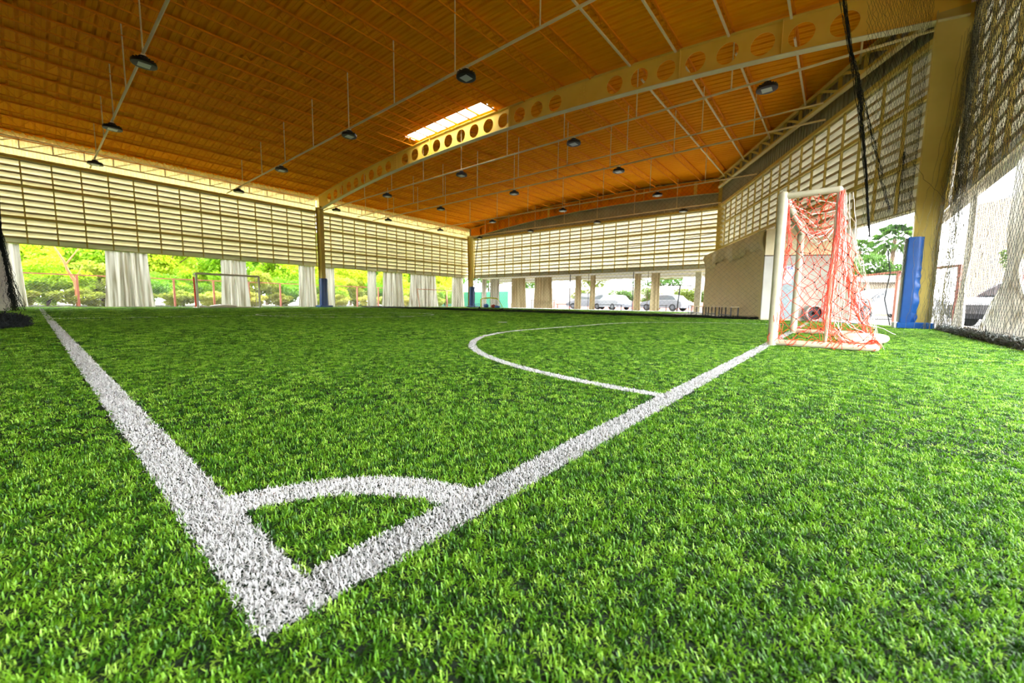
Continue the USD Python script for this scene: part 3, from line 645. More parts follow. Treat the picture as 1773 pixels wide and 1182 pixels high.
fr = shed_box(S0-.05, S0+.02, 1.68, 1.76, 0, 1.9).tm(trimesh.Trimesh(*shed_box(S0-.05, S0+.02, .92, 1.0, 0, 1.9).get(), process=False)).tm(trimesh.Trimesh(*shed_box(S0-.05, S0+.02, .92, 1.76, 1.82, 1.92).get(), process=False))
obj('door_frame', fr, 'shed_white', t)
obj('kick_board', shed_box(S0-.04, S0+.01, .5, T1, 0, .06), 'white_paint', t)
# the tarp that hangs over the long wall's top
n = 90; ss = np.linspace(S0+.05, S1+.02, n); rs = np.random.default_rng(3)
hem = .62 + .10*np.sin(ss*2.1) + .07*np.sin(ss*5.3+1) + .10*(ss > 9.8)*np.sin((ss-9.8)*3)
m = MB(); P = np.empty((n, 14, 3))
for j, f in enumerate(np.linspace(0, 1, 14)):
    zz = ZS + .03 - hem*f; bul = .03 + .09*np.sin(PI*f)*(.6+.4*np.sin(ss*9+2*np.sin(ss*3))) + .05*f**3*np.sin(ss*14)
    P[:, j] = CA + CD*ss[:, None] + CN*(T1+bul)[:, None]; P[:, j, 2] = zz
obj('tarp', m.grid(P), 'tarp', t, smooth=True)
sg = thing('sign', 'small white notice with blue lettering on the shed door', 'sign')
obj('board', shed_box(S0-.055, S0-.035, 1.20, 1.56, 1.60, 1.80, .003), 'sign_white', sg)
obj('sheet', shed_box(S0-.05, S0-.035, 1.26, 1.52, 1.22, 1.585, .003), 'sign_white', sg)
tx = meshkit.text_mesh('FTA', .09, .006, True); R = np.stack([-CN, V3(0, 0, 1), -CD], 1)
obj('lettering', MB().tm(tx).xf(R, CA + CD*(S0-.056) + CN*1.50 + V3(0, 0, 1.67)), 'sign_blue', sg)
# round dark-faced drum by the shed end
t = thing('round_drum', 'round dark-faced drum standing at the white end of the shed', 'drum')
c = cw(S0-.18, .62, .26); R = np.stack([CN, V3(0, 0, 1), -CD], 1)
obj('rim', MB().lathe([(.20, -.12), (.26, -.10), (.26, .10), (.23, .12), (.21, .10)], 28).xf(R, c), 'pad_side', t, smooth=40)
obj('face', MB().lathe([(0, .02), (.05, .07), (.06, .03), (.22, .03), (.22, -.08), (0, -.08)], 28).xf(R, c), 'lamp_black', t, smooth=40)
obj('foot', MB().bar(c+CN*.15-V3(0, 0, .26), c+CN*.05-V3(0, 0, .1), .03, .03).bar(c-CN*.15-V3(0, 0, .26), c-CN*.05-V3(0, 0, .1), .03, .03), 'lamp_black', t)

# benches along the shed
def bench(label, s0, s1, tt, hgt=.42):
    t = thing('bench', label, 'bench', group=None)
    obj('seat', MB().bar(cw(s0, tt, hgt), cw(s1, tt, hgt), .30, .03), 'tarp', t)
    for s in (s0+.06, s1-.06):
        obj('leg', MB().bar(cw(s, tt-.12, 0), cw(s, tt-.12, hgt), .035, .035, CD).bar(cw(s, tt+.12, 0), cw(s, tt+.12, hgt), .035, .035, CD), 'black_metal', t)
    obj('rail', MB().bar(cw(s0+.06, tt+.12, .12), cw(s1-.06, tt+.12, .12), .03, .03), 'black_metal', t)
bench('black-legged bench against the beige shed, nearest the door', 5.0, 6.5, 2.55)
bench('black-legged bench in the middle of the row along the shed', 6.7, 8.2, 2.6)
bench('black-legged bench at the far end of the beige shed', 8.4, 10.6, 2.65)
t = thing('rail_frame', 'thin dark metal frame standing at the far end of the shed benches', 'frame')
obj('frame', MB().tube([cw(11.0, 2.6, 0), cw(11.0, 2.6, .45), cw(11.9, 2.6, .45), cw(11.9, 2.6, 0)], .015, 6), 'black_metal', t)

# ------------------------------------------------------------ nets hung in the hall
m = MB(); net(m, bil((5.2, -2.31, .03), (12.4, -2.31, .03), (12.4, -2.30, 7.3), (5.2, -2.30, 7.3), (0, .05, 0)), 64, 96, .0024, .004, 21)
t = thing('side_net', 'dark diamond netting hung along the near right side', 'net')
obj('mesh', m, 'net_dark', t, kind='stuff')
m = MB(); net(m, bil((5.2, -2.345, 2.75), (12.7, -2.345, 2.75), (12.7, -2.345, 7.3), (5.2, -2.345, 7.3), (0, .02, 0)), 112, 96, .0017, .004, 36); obj('upper_mesh', m, 'net_olive', t, kind='stuff', label='second finer layer of netting over the louvres')
m = MB(); rope_bundle(m, [(12.3, -2.31, .04), (11, -2.32, .05), (9, -2.29, .05), (7, -2.30, .05), (4.6, -2.30, .05)], 80, .032, .004, 22, 90, .014); obj('gathered_hem', m, 'net_grey', t, kind='stuff')
m = MB(); rope_bundle(m, [(12.55, -2.36, 6.2), (12.5, -2.36, 4.6), (12.42, -2.34, 3.2), (12.25, -2.30, 2.0), (12.2, -2.28, 1.0), (12.2, -2.27, .04)], 95, (.05, .08, .12, .16, .13, .15), .0028, 35, 40, .014); obj('gathered_drape', m, 'net_olive', t, kind='stuff')
m = MB(); net(m, bil((10.0, -.9, .3), (12.62, -1.7, 1.2), (12.62, -1.72, 7.2), (10.0, -.55, 7.1), (0, -.15, 0)), 26, 80, .0022, .006, 23)
t = thing('corner_net', 'fine dark net with a gathered edge hanging behind the near goal', 'net')
obj('mesh', m, 'net_dark', t, kind='stuff')
m = MB(); rope_bundle(m, [(10.0, -.05, 7.3), (10.0, -.42, 5.3), (10.0, -.56, 4.7), (10.0, -.82, 2.9), (10.0, -.95, 1.8)], 26, (.035, .014, .03, .010, .006), .0035, 24, 40, .008)
rope_bundle(m, [(10.02, -.58, 4.7), (10.1, -.80, 3.9), (10.2, -1.05, 2.9), (10.3, -1.2, 2.3)], 9, (.02, .015, .02, .02), .003, 25, 24, .012); obj('gathered_edge', m, 'net_dark', t, kind='stuff')
rope_bundle(m2 := MB(), [(11.6, -1.42, 3.7), (11.55, -1.45, 2.9), (11.5, -1.5, 2.2)], 14, (.004, .10, .2), .003, 26, 20, .01); obj('hanging_tuft', m2, 'net_dark', t, kind='stuff')
m = MB(); net(m, bil((15.62, .6, .04), (15.66, 27.2, .04), (15.6, 27.2, 5.0), (15.6, .6, 5.0)), 150, 58, .0019, .006, 27)
t = thing('dividing_net', 'thin see-through net hung along the far side of the pitch', 'net')
obj('mesh', m, 'net_dark', t, kind='stuff')
m = MB(); rope_bundle(m, [(15.55, 1.4, .03), (15.6, 8, .05), (15.62, 16, .06), (15.6, 27, .04)], 40, .04, .005, 28, 90, .02); obj('ground_rope', m, 'net_dark', t, kind='stuff')
# the gathered net at the left edge and its heap
t = thing('left_net', 'dark bunched net hanging at the left edge beside the touchline', 'net')
m = MB(); rope_bundle(m, [(-.60, 20.2, 7.6), (-.63, 20.3, 4.6), (-.70, 20.4, 2.7), (-.64, 20.4, 1.3), (-.56, 20.4, .05)], 90, (.015, .025, .03, .05, .10), .006, 29, 40, .02); obj('dark_strands', m, 'net_dark', t, kind='stuff')
m = MB(); rope_bundle(m, [(-.78, 20.3, 2.3), (-.76, 20.3, 1.2), (-.78, 20.3, .05)], 90, (.025, .05, .07), .007, 30, 30, .02); obj('pale_strands', m, 'net_white', t, kind='stuff')
m = MB(); rope_bundle(m, [(-.30, 9.6, .05), (-.36, 9.2, .07), (-.48, 8.9, .09), (-.75, 8.6, .08), (-1.3, 8.6, .06)], 130, (.03, .045, .05, .05, .04), .004, 32, 60, .03)
rope_bundle(m, [(-.30, 9.6, .05), (-.42, 10.3, .06), (-.75, 10.8, .07), (-1.3, 11.2, .06)], 110, (.03, .04, .045, .04), .004, 33, 60, .03)
solo('net_heap', m, 'net_dark', 'dark heap of netting lying on the turf at the left edge', 'net', kind='stuff')
t = thing('ball_bag', 'orange and black bag on the turf at the left edge', 'bag')
m = trimesh.creation.icosphere(2, 1.0); obj('bag', MB().add(m.vertices*[.16, .2, .11]+[-1.02, 18.6, .11], m.faces), 'net_orange', t, smooth=True)
obj('strap', MB().tube([(-1.1, 18.5, .02), (-1.0, 18.5, .26), (-.9, 18.6, .04)], .03, 6), 'black_metal', t)
# ropes
solo('black_rope', MB().tube([(27.55, 26.4, 4.9), (27.52, 23, 4.62), (27.5, 19, 4.45), (27.5, 15.6, 4.42), (27.5, 12, 4.55), (27.45, 8, 4.8), (27.54, 5.63, 5.0)], .02, 6), 'net_dark', 'black rope sagging along the far louvred wall', 'rope')
solo('black_rope', MB().tube([(27.3, 26.3, 6.7), (27.3, 26.6, 5.0), (27.3, 26.75, 3.5), (27.3, 26.8, .02)], .035, 6), 'net_dark', 'black rope slanting down beside the far corner column', 'rope')
solo('black_rope', MB().tube([(14.4, -1.5, 2.0), (14.5, -1.6, 1.4), (14.6, -1.55, .7), (14.5, -1.7, .0)], .012, 6), 'net_dark', 'thin black rope hanging left of the blue pad', 'rope')

# ------------------------------------------------------------ plants
def leaves(rs_, n, c, rad, size, clumps=14, droop=.2):
    c, rad = np.asarray(c, float), np.asarray(rad, float)
    cc = rs_.normal(0, 1, (clumps, 3)); cc /= np.linalg.norm(cc, axis=1, keepdims=True); cc *= rs_.uniform(.35, .85, (clumps, 1))
    k = rs_.integers(0, clumps, n); d = rs_.normal(0, 1, (n, 3)); d /= np.linalg.norm(d, axis=1, keepdims=True)
    p = c + (cc[k] + d*(rs_.uniform(.3, 1, (n, 1))**.5)*.36)*rad
    ax = d + rs_.normal(0, .5, (n, 3)) - [0, 0, droop]; ax /= np.linalg.norm(ax, axis=1, keepdims=True)
    sd = np.cross(ax, rs_.normal(0, 1, (n, 3))); sd /= np.linalg.norm(sd, axis=1, keepdims=True) + 1e-9; nr = np.cross(ax, sd)
    L = (size*rs_.uniform(.6, 1.3, n))[:, None]
    v = np.stack([p-ax*L*.5, p+sd*L*.26+nr*L*.06, p+ax*L*.5-nr*L*.08, p-sd*L*.26+nr*L*.06], 1).reshape(-1, 3); o = np.arange(n)[:, None]*4
    return v, np.vstack([o+[[0, 1, 2]], o+[[0, 2, 3]]])
def bush(label, c, rad, n, size, matn, seed, group=None, name='bush', trunk=True, clumps=16):
    rs_ = np.random.default_rng(seed); t = thing(name, label, 'bush' if name == 'bush' else 'tree', c, 0, group); z = rad[2]
    obj('foliage', MB().add(*leaves(rs_, n, (0, 0, z*1.02), rad, size, clumps)), matn, t, kind='stuff')
    if trunk:
        m = MB()
        for k in range(4):
            a = rs_.uniform(0, 2*PI); e = V3(math.cos(a)*rad[0]*.45, math.sin(a)*rad[1]*.45, z*1.3); m.tube([(0, 0, 0), e*.45+V3(0, 0, .1), e], [.05, .035, .012], 6)
        obj('stem', m, 'bark', t)
    return t
def tree(label, c, h, rad, n, size, matn, seed, trunk_mat='bark', group=None):
    rs_ = np.random.default_rng(seed); t = thing('tree', label, 'tree', c, 0, group); zc_ = h-rad[2]
    m = MB(); m.tube([(0, 0, 0), (.08, .05, zc_*.5), (.0, .1, zc_)], [.15, .11, .08], 8)
    for k in range(6):
        a = k*1.05+rs_.uniform(0, .5); m.tube([(.0, .1, zc_*.8), (math.cos(a)*rad[0]*.4, math.sin(a)*rad[1]*.4, zc_+rad[2]*.1), (math.cos(a)*rad[0]*.75, math.sin(a)*rad[1]*.75, zc_+rad[2]*.4)], [.06, .04, .015], 6)
    obj('trunk', m, trunk_mat, t); obj('crown', MB().add(*leaves(rs_, n, (0, 0, zc_), rad, size, 26)), matn, t, kind='stuff')
    return t
# left side: undergrowth behind the fence, bushes, trees
rs = np.random.default_rng(17)
xs = np.linspace(-3.5, 29, 17); protos = {}
for i, x in enumerate(xs):
    kind = ('leaf_lime', 'leaf_lime', 'leaf_green', 'leaf_dry')[(i*7+2) % 4] if i not in (1, 2) else 'leaf_lime'
    adj = {'leaf_lime': 'lime-green leafy bush', 'leaf_green': 'darker green leafy bush', 'leaf_dry': 'yellowing dry bush'}[kind]; lab = f'{adj} behind the pink fence, {NTH[i]} of the row from the left'
    loc = (x+rs.uniform(-.3, .3), 33.0+rs.uniform(-.3, .8), 0); grp = 'bushes behind the pink fence'
    if kind not in protos: protos[kind] = bush(lab, loc, (1.9, 1.3, 1.30), 6000, .19, kind, i+50, grp)
    else: dup(protos[kind], loc, rs.uniform(0, 6), lab, grp)
first = None
for i, x in enumerate(np.linspace(-4, 31, 11)):
    lab = f'broad lime-green tree behind the fence bushes, {NTH[i]} from the left'; loc = (x+rs.uniform(-.5, .5), 36.2+rs.uniform(-.5, 1.0), 0)
    if first is None: first = tree(lab, loc, 5.4, (2.6, 2.0, 2.5), 9000, .26, 'leaf_lime', 80, 'bark', 'lime-green trees on the left')
    else: dup(first, loc, rs.uniform(0, 6), lab, 'lime-green trees on the left')
first = None
for i, x in enumerate(np.linspace(-6, 38, 12)):
    lab = f'{NTH[i]} of the tall green trees in the back row beyond the left wall'; loc = (x+rs.uniform(-.5, .5), 41.5+rs.uniform(-.5, 1.0), 0)
    if first is None: first = tree(lab, loc, 7.5, (2.9, 2.0, 3.3), 9000, .34, 'leaf_green', 81, 'bark', 'back row of trees on the left')
    else: dup(first, loc, rs.uniform(0, 6), lab, 'back row of trees on the left')
first = None
for i, x in enumerate(np.linspace(-2.8, 27, 15)):
    lab = f'{NTH[i]} of the low grassy shrubs at the foot of the pink fence'; loc = (x+rs.uniform(-.4, .4), 31.5+rs.uniform(-.1, .3), 0)
    if first is None: first = bush(lab, loc, (1.35, .55, .50), 2200, .15, 'leaf_dry', 82, 'low shrubs along the fence', 'bush', False)
    else: dup(first, loc, rs.choice([0, PI]), lab, 'low shrubs along the fence')
t = thing('small_tree', 'forked bare pinkish trunk behind the fence right of the first curtain', 'tree', (1.45, 31.4, 0))
obj('trunk', MB().tube([(0, 0, 0), (-.03, 0, 1.3), (-.28, 0, 1.95), (-.38, 0, 2.4), (-.75, 0, 3.3)], [.09, .08, .06, .05, .03], 8), 'bark_pink', t)
obj('branch', MB().tube([(-.33, 0, 2.2), (-.1, 0, 2.6), (.25, 0, 3.2)], [.05, .04, .02], 6), 'bark_pink', t)
obj('branch', MB().tube([(-.05, 0, 1.5), (.12, 0, 1.8), (.3, 0, 2.3)], [.03, .02, .012], 6), 'bark_pink', t)

# the pink fence on the left
def fence(label, A, B, h, step, meshed=None, name='fence', r=.045, nm=.16, wr_=.0025):
    t = thing(name, label, 'fence'); A, B = np.asarray(A, float), np.asarray(B, float); L = np.linalg.norm(B-A); n = max(1, int(round(L/step)))
    for k in range(n+1):
        p = A+(B-A)*k/n; obj('post', MB().bar(p, p+V3(0, 0, h), r*2, r*2, (B-A)/L), 'fence_pink', t)
    obj('top_rail', MB().bar(A+V3(0, 0, h-.03), B+V3(0, 0, h-.03), .06, .06), 'fence_pink', t)
    if meshed: m = MB(); net(m, bil(A+V3(0, 0, .05), B+V3(0, 0, .05), B+V3(0, 0, h-.06), A+V3(0, 0, h-.06)), int(L/nm), int(2*h/nm), wr_, 0, 3); obj('chain_link', m, meshed, t, kind='stuff')
    return t
mat('wire', (.25, .25, .24), .5, .6)
fence('salmon pink post and rail fence outside the left wall', (-2.5, 30.5, 0), (29, 30.5, 0), 1.68, 2.0, 'wire', nm=.13, wr_=.0018)
fo = -1.15
fence('pink framed wire fence between the shed and the blue pad', CA+CD*1.0+CN*fo, CA+CD*9+CN*fo, 1.55, 1.95, 'wire', nm=.10)
fence('pink framed wire fence behind the near net on the right', (5.5, -3.75, 0), (14.2, -3.75, 0), 1.75, 4.3, 'wire', nm=.12)

def tuft_plant(label, c, n, h, seed):
    rs_ = np.random.default_rng(seed); p = np.column_stack([rs_.normal(0, .22, n), rs_.normal(0, .10, n), np.zeros(n)])
    return solo('plant', MB().add(*blades(p+np.asarray(c, float), h*rs_.uniform(.6, 1.2, n), .022*rs_.uniform(.7, 1.3, n), rs_, .8)), 'leaf_green' if seed % 2 else 'leaf_lime', label, 'plant')
tuft_plant('clump of upright green leaves behind the near net, nearest the pink post', (11.6, -3.3, 0), 90, .42, 71)
tuft_plant('clump of bright green leaves behind the near net, beside the tied curtain', (10.6, -3.35, 0), 70, .40, 72)
tuft_plant('low clump of green leaves partly behind the tied curtain', (9.9, -3.3, 0), 60, .32, 73)
solo('kerb', MB().cbox((5, -2.98, -.08), (14.5, -2.88, .06), .01), 'concrete', 'low concrete kerb just outside the near net', 'kerb')
solo('kerb', MB().cbox((5, -3.62, -.05), (14.5, -3.5, .10), .01), 'fence_pink', 'pink kerb under the wire fence behind the near net', 'kerb')

# ------------------------------------------------------------ cars
mat('car_silver', lin(88, 90, 96), 0.3, 0.2); mat('car_white', lin(104, 106, 112), 0.3); mat('car_glass', (.05, .06, .07), .08); mat('rubber', (.015, .015, .016), .8); mat('lamp_red', (.5, .02, .02), .3)
def make_car(label, matn, loc, rz, van=False):
    t = thing('car', label, 'car', loc, rz)
    body = [(-2.1, .28), (-2.15, .55), (-2.1, .85), (-1.75, .95), (1.0, .93), (1.75, .82), (2.12, .66), (2.15, .40), (2.05, .25)]
    roof = [(-1.75, .93), (-1.35, 1.36), (-.7, 1.46), (.1, 1.44), (.5, 1.34), (1.1, .91)] if not van else [(-2.05, .93), (-2.0, 1.5), (-1.7, 1.66), (.5, 1.64), (.8, 1.55), (1.45, .9)]
    def loft(pr, ws):
        m = MB(); pr = np.array(pr); n = len(pr)
        st = [[(x, y*k, z if abs(y) < .9 else z) for (x, z), k in zip(pr, ws)] for y in (-.86, -.84, .84, .86)]
        P = np.array(st); P[0, :, 0] *= .985; P[3, :, 0] *= .985
        m.grid(np.concatenate([P, P[:, :1]], 1)); 
        for e in (0, 3):
            c = P[e].mean(0); m.add([*P[e], c], [[i, (i+1) % n, n] for i in range(n)])
        return m
    obj('body', loft(body, [1]*len(body)), matn, t, smooth=35)
    obj('roof', loft(roof, [.98]+[.80]*(len(roof)-2)+[.98]), matn, t, smooth=35)
    for sy in (-1, 1):
        r = np.array(roof); c = r.mean(0)+[0, -.02]; q = c+(r-c)*[.88, .74]
        w = .86*(.985-(q[:, 1]-.93)/.5*.17)*1.0
        P = np.array([(x, sy*(ww+.012), z) for (x, z), ww in zip(q, w)]); m = MB().add([*P, P.mean(0)], [[i, (i+1) % len(P), len(P)] for i in range(len(P))]); obj('side_window', m, 'car_glass', t)
    for k, (i, j) in enumerate(((len(roof)-2, len(roof)-1), (1, 0))):
        a, b = np.array(roof[i]), np.array(roof[j]); o = .015 if k == 0 else -.015
        obj('windscreen', MB().add([(a[0]+o+.03*(b[0]-a[0]), y*.60, a[1]-.02) for y in (-1, 1)]+[(b[0]+o, y*.76, b[1]+.04) for y in (-1, 1)], [[0, 1, 3], [0, 3, 2]]), 'car_glass', t)
    for x in (-1.32, 1.32):
        for sy in (-1, 1):
            R = np.array([[1, 0, 0], [0, 0, sy], [0, 1, 0]], float); w = obj('wheel', MB().lathe([(0, .02), (.19, .04), (.2, .09), (.31, .09), (.32, .0), (.31, -.1), (0, -.1)], 20).xf(R, (x, sy*.80, .32)), 'rubber', t, smooth=40)
            obj('hub', MB().lathe([(0, .075), (.16, .085), (.185, .05)], 12).xf(R, (x, sy*.80, .32)), 'car_silver', w)
    for sy in (-1, 1): obj('headlamp', MB().ball((2.05, sy*.62, .66), (.09, .16, .07), 1), 'sign_white', t)
    return t
make_car('silver hatchback parked behind the wire fence left of the blue pad', 'car_white', (26.0, -2.2, -.08), math.radians(125))
make_car('silver car parked behind the near net left of the tied curtain', 'car_silver', (18.9, -5.2, -.08), math.radians(140))
make_car('white van parked outside beyond the far wall, left of the slim curtain', 'car_white', (37.5, 20.0, -.08), math.radians(100), True)
make_car('white car outside beyond the far wall behind the low table', 'car_white', (37.0, 17.0, -.08), math.radians(60))
make_car('white car outside beyond the far wall right of the second dark pole', 'car_white', (36.5, 11.6, -.08), math.radians(75))

# ------------------------------------------------------------ buildings on the right
mat('house_white', lin(140, 127, 106), .8, c2=lin(130, 116, 96), scale=.6); mat('house_trim', lin(156, 148, 138), .7); mat('window_dark', lin(60, 52, 44), .3); mat('tower_grey', lin(112, 118, 124), .7); mat('tower_glass', lin(40, 78, 112), .15)
def house(label, A, B, h, arches, depth=6.0, name='house'):
    from shapely.geometry import Polygon, Point, box as sbox
    t = thing(name, label, 'building'); A, B = np.asarray(A, float), np.asarray(B, float); L = np.linalg.norm(B-A); d = (B-A)/L; nrm = V3(-d[1], d[0], 0)
    if nrm @ (CAM-A) < 0: nrm = -nrm
    poly = sbox(0, 0, L, h)
    for s, z, r in arches: poly = poly.difference(Point(s, z).buffer(r, 12).union(sbox(s-r, z-.9*r, s+r, z)))
    m = trimesh.creation.extrude_polygon(poly, .25, engine='earcut'); R = np.stack([d, V3(0, 0, 1), nrm], 1); o = A-nrm*.25+V3(0, 0, -.1)
    obj('wall', MB().tm(m).xf(R, o), 'house_white', t)
    obj('back', MB().box((0, 0, -depth), (L, h, -.6)).xf(R, o), 'house_white', t)
    for s, z, r in arches:
        obj('window', MB().box((s-r-.05, z-r, -.5), (s+r+.05, z+r+.05, -.42)).xf(R, o+nrm*.45), 'window_dark', t)
    obj('cornice', MB().box((-.2, h, -depth), (L+.2, h+.45, .55)).xf(R, o), 'house_trim', t)
    obj('ledge', MB().box((-.1, h*.52, 0), (L+.1, h*.56, .3)).xf(R, o), 'house_trim', t)
    return t
house('white house wall with rounded windows behind the parked hatchback', (33.6, -.4, 0), (36.9, -4.9, 0), 2.2, ((1.85, 1.25, .52), (3.2, .9, .45)), 3.0)
house('long white house with a flat cornice behind the near silver car', (30, -8.5, 0), (44, -16.5, 0), 3.0, ((2.5, 1.3, .5), (6.0, 1.3, .5)), 1.5)
def tower(label, c, w, h, rz, matn, rows, cols, gl='tower_glass'):
    t = thing('building', label, 'building', c, rz)
    obj('walls', MB().box((-w/2, -w/2, 0), (w/2, w/2, h)), matn, t)
    for f in (1, 2):
        for r in range(rows):
            for k in range(cols):
                y = -w/2 + (k+.5)*w/cols; z = (r+.5)*h/rows
                m = MB().box((-w/2-.06, y-w/cols*.28, z-h/rows*.3), (-w/2+.02, y+w/cols*.28, z+h/rows*.3))
                if f == 2: m.xf(rotz(PI/2))
                obj('window', m, gl, t)
tower('pale tower block far behind the near net', (76, -16.4, 0), 5.0, 13.5, .6, 'house_white', 7, 3, 'window_dark')
tower('blue glass tower at the edge of the tied curtain', (88, -21.8, 0), 5.5, 16.5, .6, 'tower_grey', 8, 3)

# palms and greenery on the right and beyond the far wall
def palm(label, c, h, seed, fan=1.5):
    rs_ = np.random.default_rng(seed); t = thing('palm_tree', label, 'tree', c)
    obj('trunk', MB().tube([(0, 0, 0), (.1, .05, h*.5), (.05, 0, h-.6)], [.20, .16, .14], 8), 'bark', t)
    for k in range(30):
        a = k*2.4; el = 1.35-2.1*(k/29.0); m = MB()
        d = V3(math.cos(a)*math.cos(el), math.sin(a)*math.cos(el), math.sin(el)); o = V3(.05, 0, h-.55); tip = o+d*fan*.95-V3(0, 0, .12*fan*math.cos(el)); sdv = np.cross(d, [0, 0, 1.0]); sdv /= np.linalg.norm(sdv)+1e-9; nr = np.cross(sdv, d)
        m.bar(o, tip, .03, .02)
        for q in np.linspace(-1.5, 1.5, 15):
            e = d*math.cos(q)+sdv*math.sin(q)-V3(0, 0, .25); L = fan*1.05*(1-.2*abs(q)); w = np.cross(e, nr)*.030*fan; g_ = tip+e*L*.55; f_ = tip+e*L-V3(0, 0, .35*L)
            m.add([tip, g_+w, f_, g_-w], [[0, 1, 2], [0, 2, 3]])
        obj('frond', m, 'leaf_far', t)
palm('tall fan palm above the bush left of the blue pad', (47.9, -4.0, 0), 7.0, 3, 1.0)
palm('smaller distant fan palm left of the tall palm', (52.6, -1.9, 0), 6.7, 4, .85)
bush('round green tree over the white house left of the blue pad', (40.4, -2.4, 0), (2.2, 3.4, 2.25), 15000, .30, 'leaf_far', 90, None, 'tree', True, 22)
bush('green bush above the white cornice behind the near net', (36, -8.6, 2.6), (.9, 1.0, .75), 1500, .14, 'leaf_far_lime', 91, trunk=False)
bush('bright green bush rising behind the house beside the tied curtain', (44, -13.6, 1.4), (1.5, 1.6, 1.9), 3000, .18, 'leaf_far_lime', 92)
# ------------------------------------------------------------ beyond the far wall
aw = thing('awning', 'ribbed white awning sloping down outside the far wall', 'awning')
n = 96; P = []
for i in range(n+1):
    y = 4.5+i*(27.5-4.5)/n; b = .05 if i % 4 < 2 else 0
    P.append([(XF+.3, y, 2.95+b), (XF+3.6, y, 2.52+b)])
obj('sheet', MB().grid(np.array(P)), 'white_sheet', aw)
for x in (XF+1.2, XF+2.4, XF+3.55): obj('purlin', MB().bar((x, 4.5, 2.95-(x-XF-.15)*.125-.05), (x, 27.5, 2.95-(x-XF-.15)*.125-.05), .06, .06), 'cream_pale', aw)
for i, (y, lab) in enumerate(((16.6, 'tall dark pole outside the far wall left of the slim tan curtain'), (11.2, 'tall dark pole outside the far wall behind the second curtain gap'), (14.9, 'thin grey pole outside the far wall between the slim curtains'), (10.1, 'thin grey pole outside the far wall before the leaning lamp post'))):
    solo('pole', MB().tube([(XF+.4, y, 0), (XF+.4, y, 2.85)], .035 if i < 2 else .02, 8), 'black_metal' if i < 2 else 'bark', lab, 'pole')
t = thing('lamp_post', 'leaning dark post with a flat arm outside beyond the far wall', 'lamp post')
obj('post', MB().tube([(31.2, 8.9, 0), (31.2, 8.75, 1.95)], .05, 8), 'black_metal', t); obj('arm', MB().bar((31.2, 10.3, 2.02), (31.2, 7.9, 1.92), .10, .06), 'black_metal', t)
for i, (y0, y1, x, h, lab) in enumerate(((20.9, 18.3, 28.6, .75, 'thin dark table by the broad tan curtain outside'), (18.2, 16.3, 28.7, .42, 'low dark bench outside left of the tall dark pole'), (15.0, 12.2, 28.7, .42, 'low dark bench outside between the slim curtains'), (11.1, 8.8, 28.7, .42, 'low dark bench outside beside the leaning lamp post'))):
    t = thing('outdoor_table' if h > .6 else 'outdoor_bench', lab, 'table' if h > .6 else 'bench'); obj('top', MB().bar((x, y0, h), (x, y1, h), .35, .04), 'black_metal', t)
    for y in (y0-.1, y1+.1): obj('leg', MB().bar((x, y, 0), (x, y, h), .04, .04), 'black_metal', t)
solo('boundary_wall', MB().cbox((44, -1, -.1), (44.3, 36, 2.5), .02), 'house_trim', 'long white wall across the car park beyond the far wall', 'wall')
solo('boundary_wall', MB().cbox((41.8, 2, -.1), (42.1, 30, .75), .02), 'fence_pink', 'low pink wall in front of the shrubs beyond the far wall', 'wall')
for i, (y, k, lab) in enumerate(((6.2, 'leaf_far', 'green shrub by the white wall nearest the shed'), (11.7, 'leaf_far_lime', 'yellow-green shrub by the white wall just left of the lamp post'), (9.0, 'leaf_far_lime', 'yellow-green shrub by the white wall seen right of the lamp post'), (15.2, 'leaf_far_lime', 'lime shrub by the white wall behind the low dark bench'), (18.5, 'leaf_far', 'green shrub by the white wall seen between the slim curtains'), (23.5, 'leaf_far_lime', 'lime shrub by the white wall seen behind the van'))):
    bush(lab, (43.1, y, 0), (.6, 2.1, 1.15), 3000, .18, k, 100+i)
for i, (x, y, lab, k) in enumerate(((50, 8, 'leafy tree over the white wall above the lamp post', 'leaf_far'), (51, 17, 'leafy tree over the white wall right of the tall dark pole', 'leaf_far'), (50, 26, 'leafy lime tree over the white wall left of the tall dark pole', 'leaf_far_lime'), (49, 37, 'leafy tree seen between the tan curtains near the corner', 'leaf_far'), (36, 33, 'green tree seen beside the far corner column', 'leaf_far'))):
    tree(lab, (x, y, 0), 5.6, (2.8, 3.4, 2.1), 4200, .26, k, 120+i)
solo('green_screen', MB().cbox((33.8, 28, -.1), (33.9, 40, 1.75), .01), 'green_mesh', 'mint green screen fence behind the far corner', 'fence')
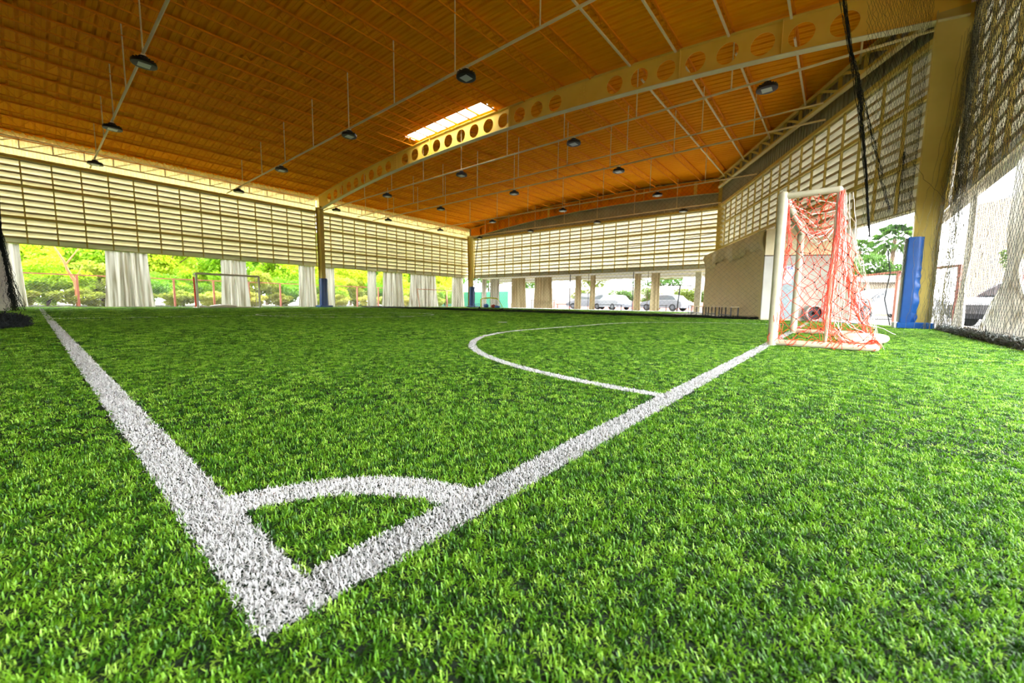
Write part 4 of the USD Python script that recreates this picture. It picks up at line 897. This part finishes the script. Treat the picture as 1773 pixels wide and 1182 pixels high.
# the small yellow goal and the things in it
mat('yellow_plastic', lin(214, 216, 24), .4); mat('toy_blue', lin(58, 96, 176), .5); mat('toy_red', lin(150, 50, 44), .5)
t = thing('toy_goal', 'small yellow pop-up goal in front of the far wall curtains', 'goal'); x = 25.0
obj('frame', MB().tube([(x, 23.7, 0), (x, 23.7, .78), (x, 23.4, .84), (x, 22.7, .88), (x, 21.95, .84), (x, 21.7, .76)], .055, 8), 'yellow_plastic', t, smooth=40)
obj('frame_side', MB().tube([(x, 21.7, .76), (x+.5, 21.75, .3), (x+.7, 21.8, .02)], .03, 6), 'yellow_plastic', t)
m = MB(); net(m, bil((x+.7, 23.7, .03), (x+.7, 21.8, .03), (x+.03, 21.8, .78), (x+.03, 23.7, .78)), 18, 18, .004, 0, 2); obj('net', m, 'net_grey', t, kind='stuff')
solo('toy_bag', MB().ball((x+.25, 23.3, .18), (.2, .25, .18), 2), 'toy_blue', 'blue bag inside the small yellow goal, left', 'bag', smooth=True)
solo('toy_bag', MB().ball((x+.25, 22.45, .16), (.2, .22, .16), 2), 'toy_red', 'red bag inside the small yellow goal, in the middle', 'bag', smooth=True)
solo('toy_bag', MB().ball((x+.3, 22.05, .12), (.18, .28, .12), 2), 'toy_blue', 'blue bag inside the small yellow goal, right', 'bag', smooth=True)
t = thing('toy_rack', 'low blue rack between the corner pad and the yellow goal', 'rack')
for k in range(5): obj('loop', MB().tube([(26.2, 25.8-k*.35, 0), (26.2, 25.8-k*.35, .38), (26.2, 25.6-k*.35, .38), (26.2, 25.6-k*.35, 0)], .02, 6), 'toy_blue', t)
solo('rope_end', MB().tube([(15.9, 15.1, .04), (15.9, 15.05, .22), (15.85, 14.8, .06), (15.8, 14.3, .04), (15.8, 13.6, .04), (15.8, 13.2, .16)], .04, 6), 'net_dark', 'dark curled rope end lying at the far edge of the pitch', 'rope')
solo('table_bag', MB().cbox((28.55, 19.2, .78), (28.75, 19.75, 1.02), .03), 'toy_blue', 'small purple-blue bag on the thin dark table outside', 'bag')
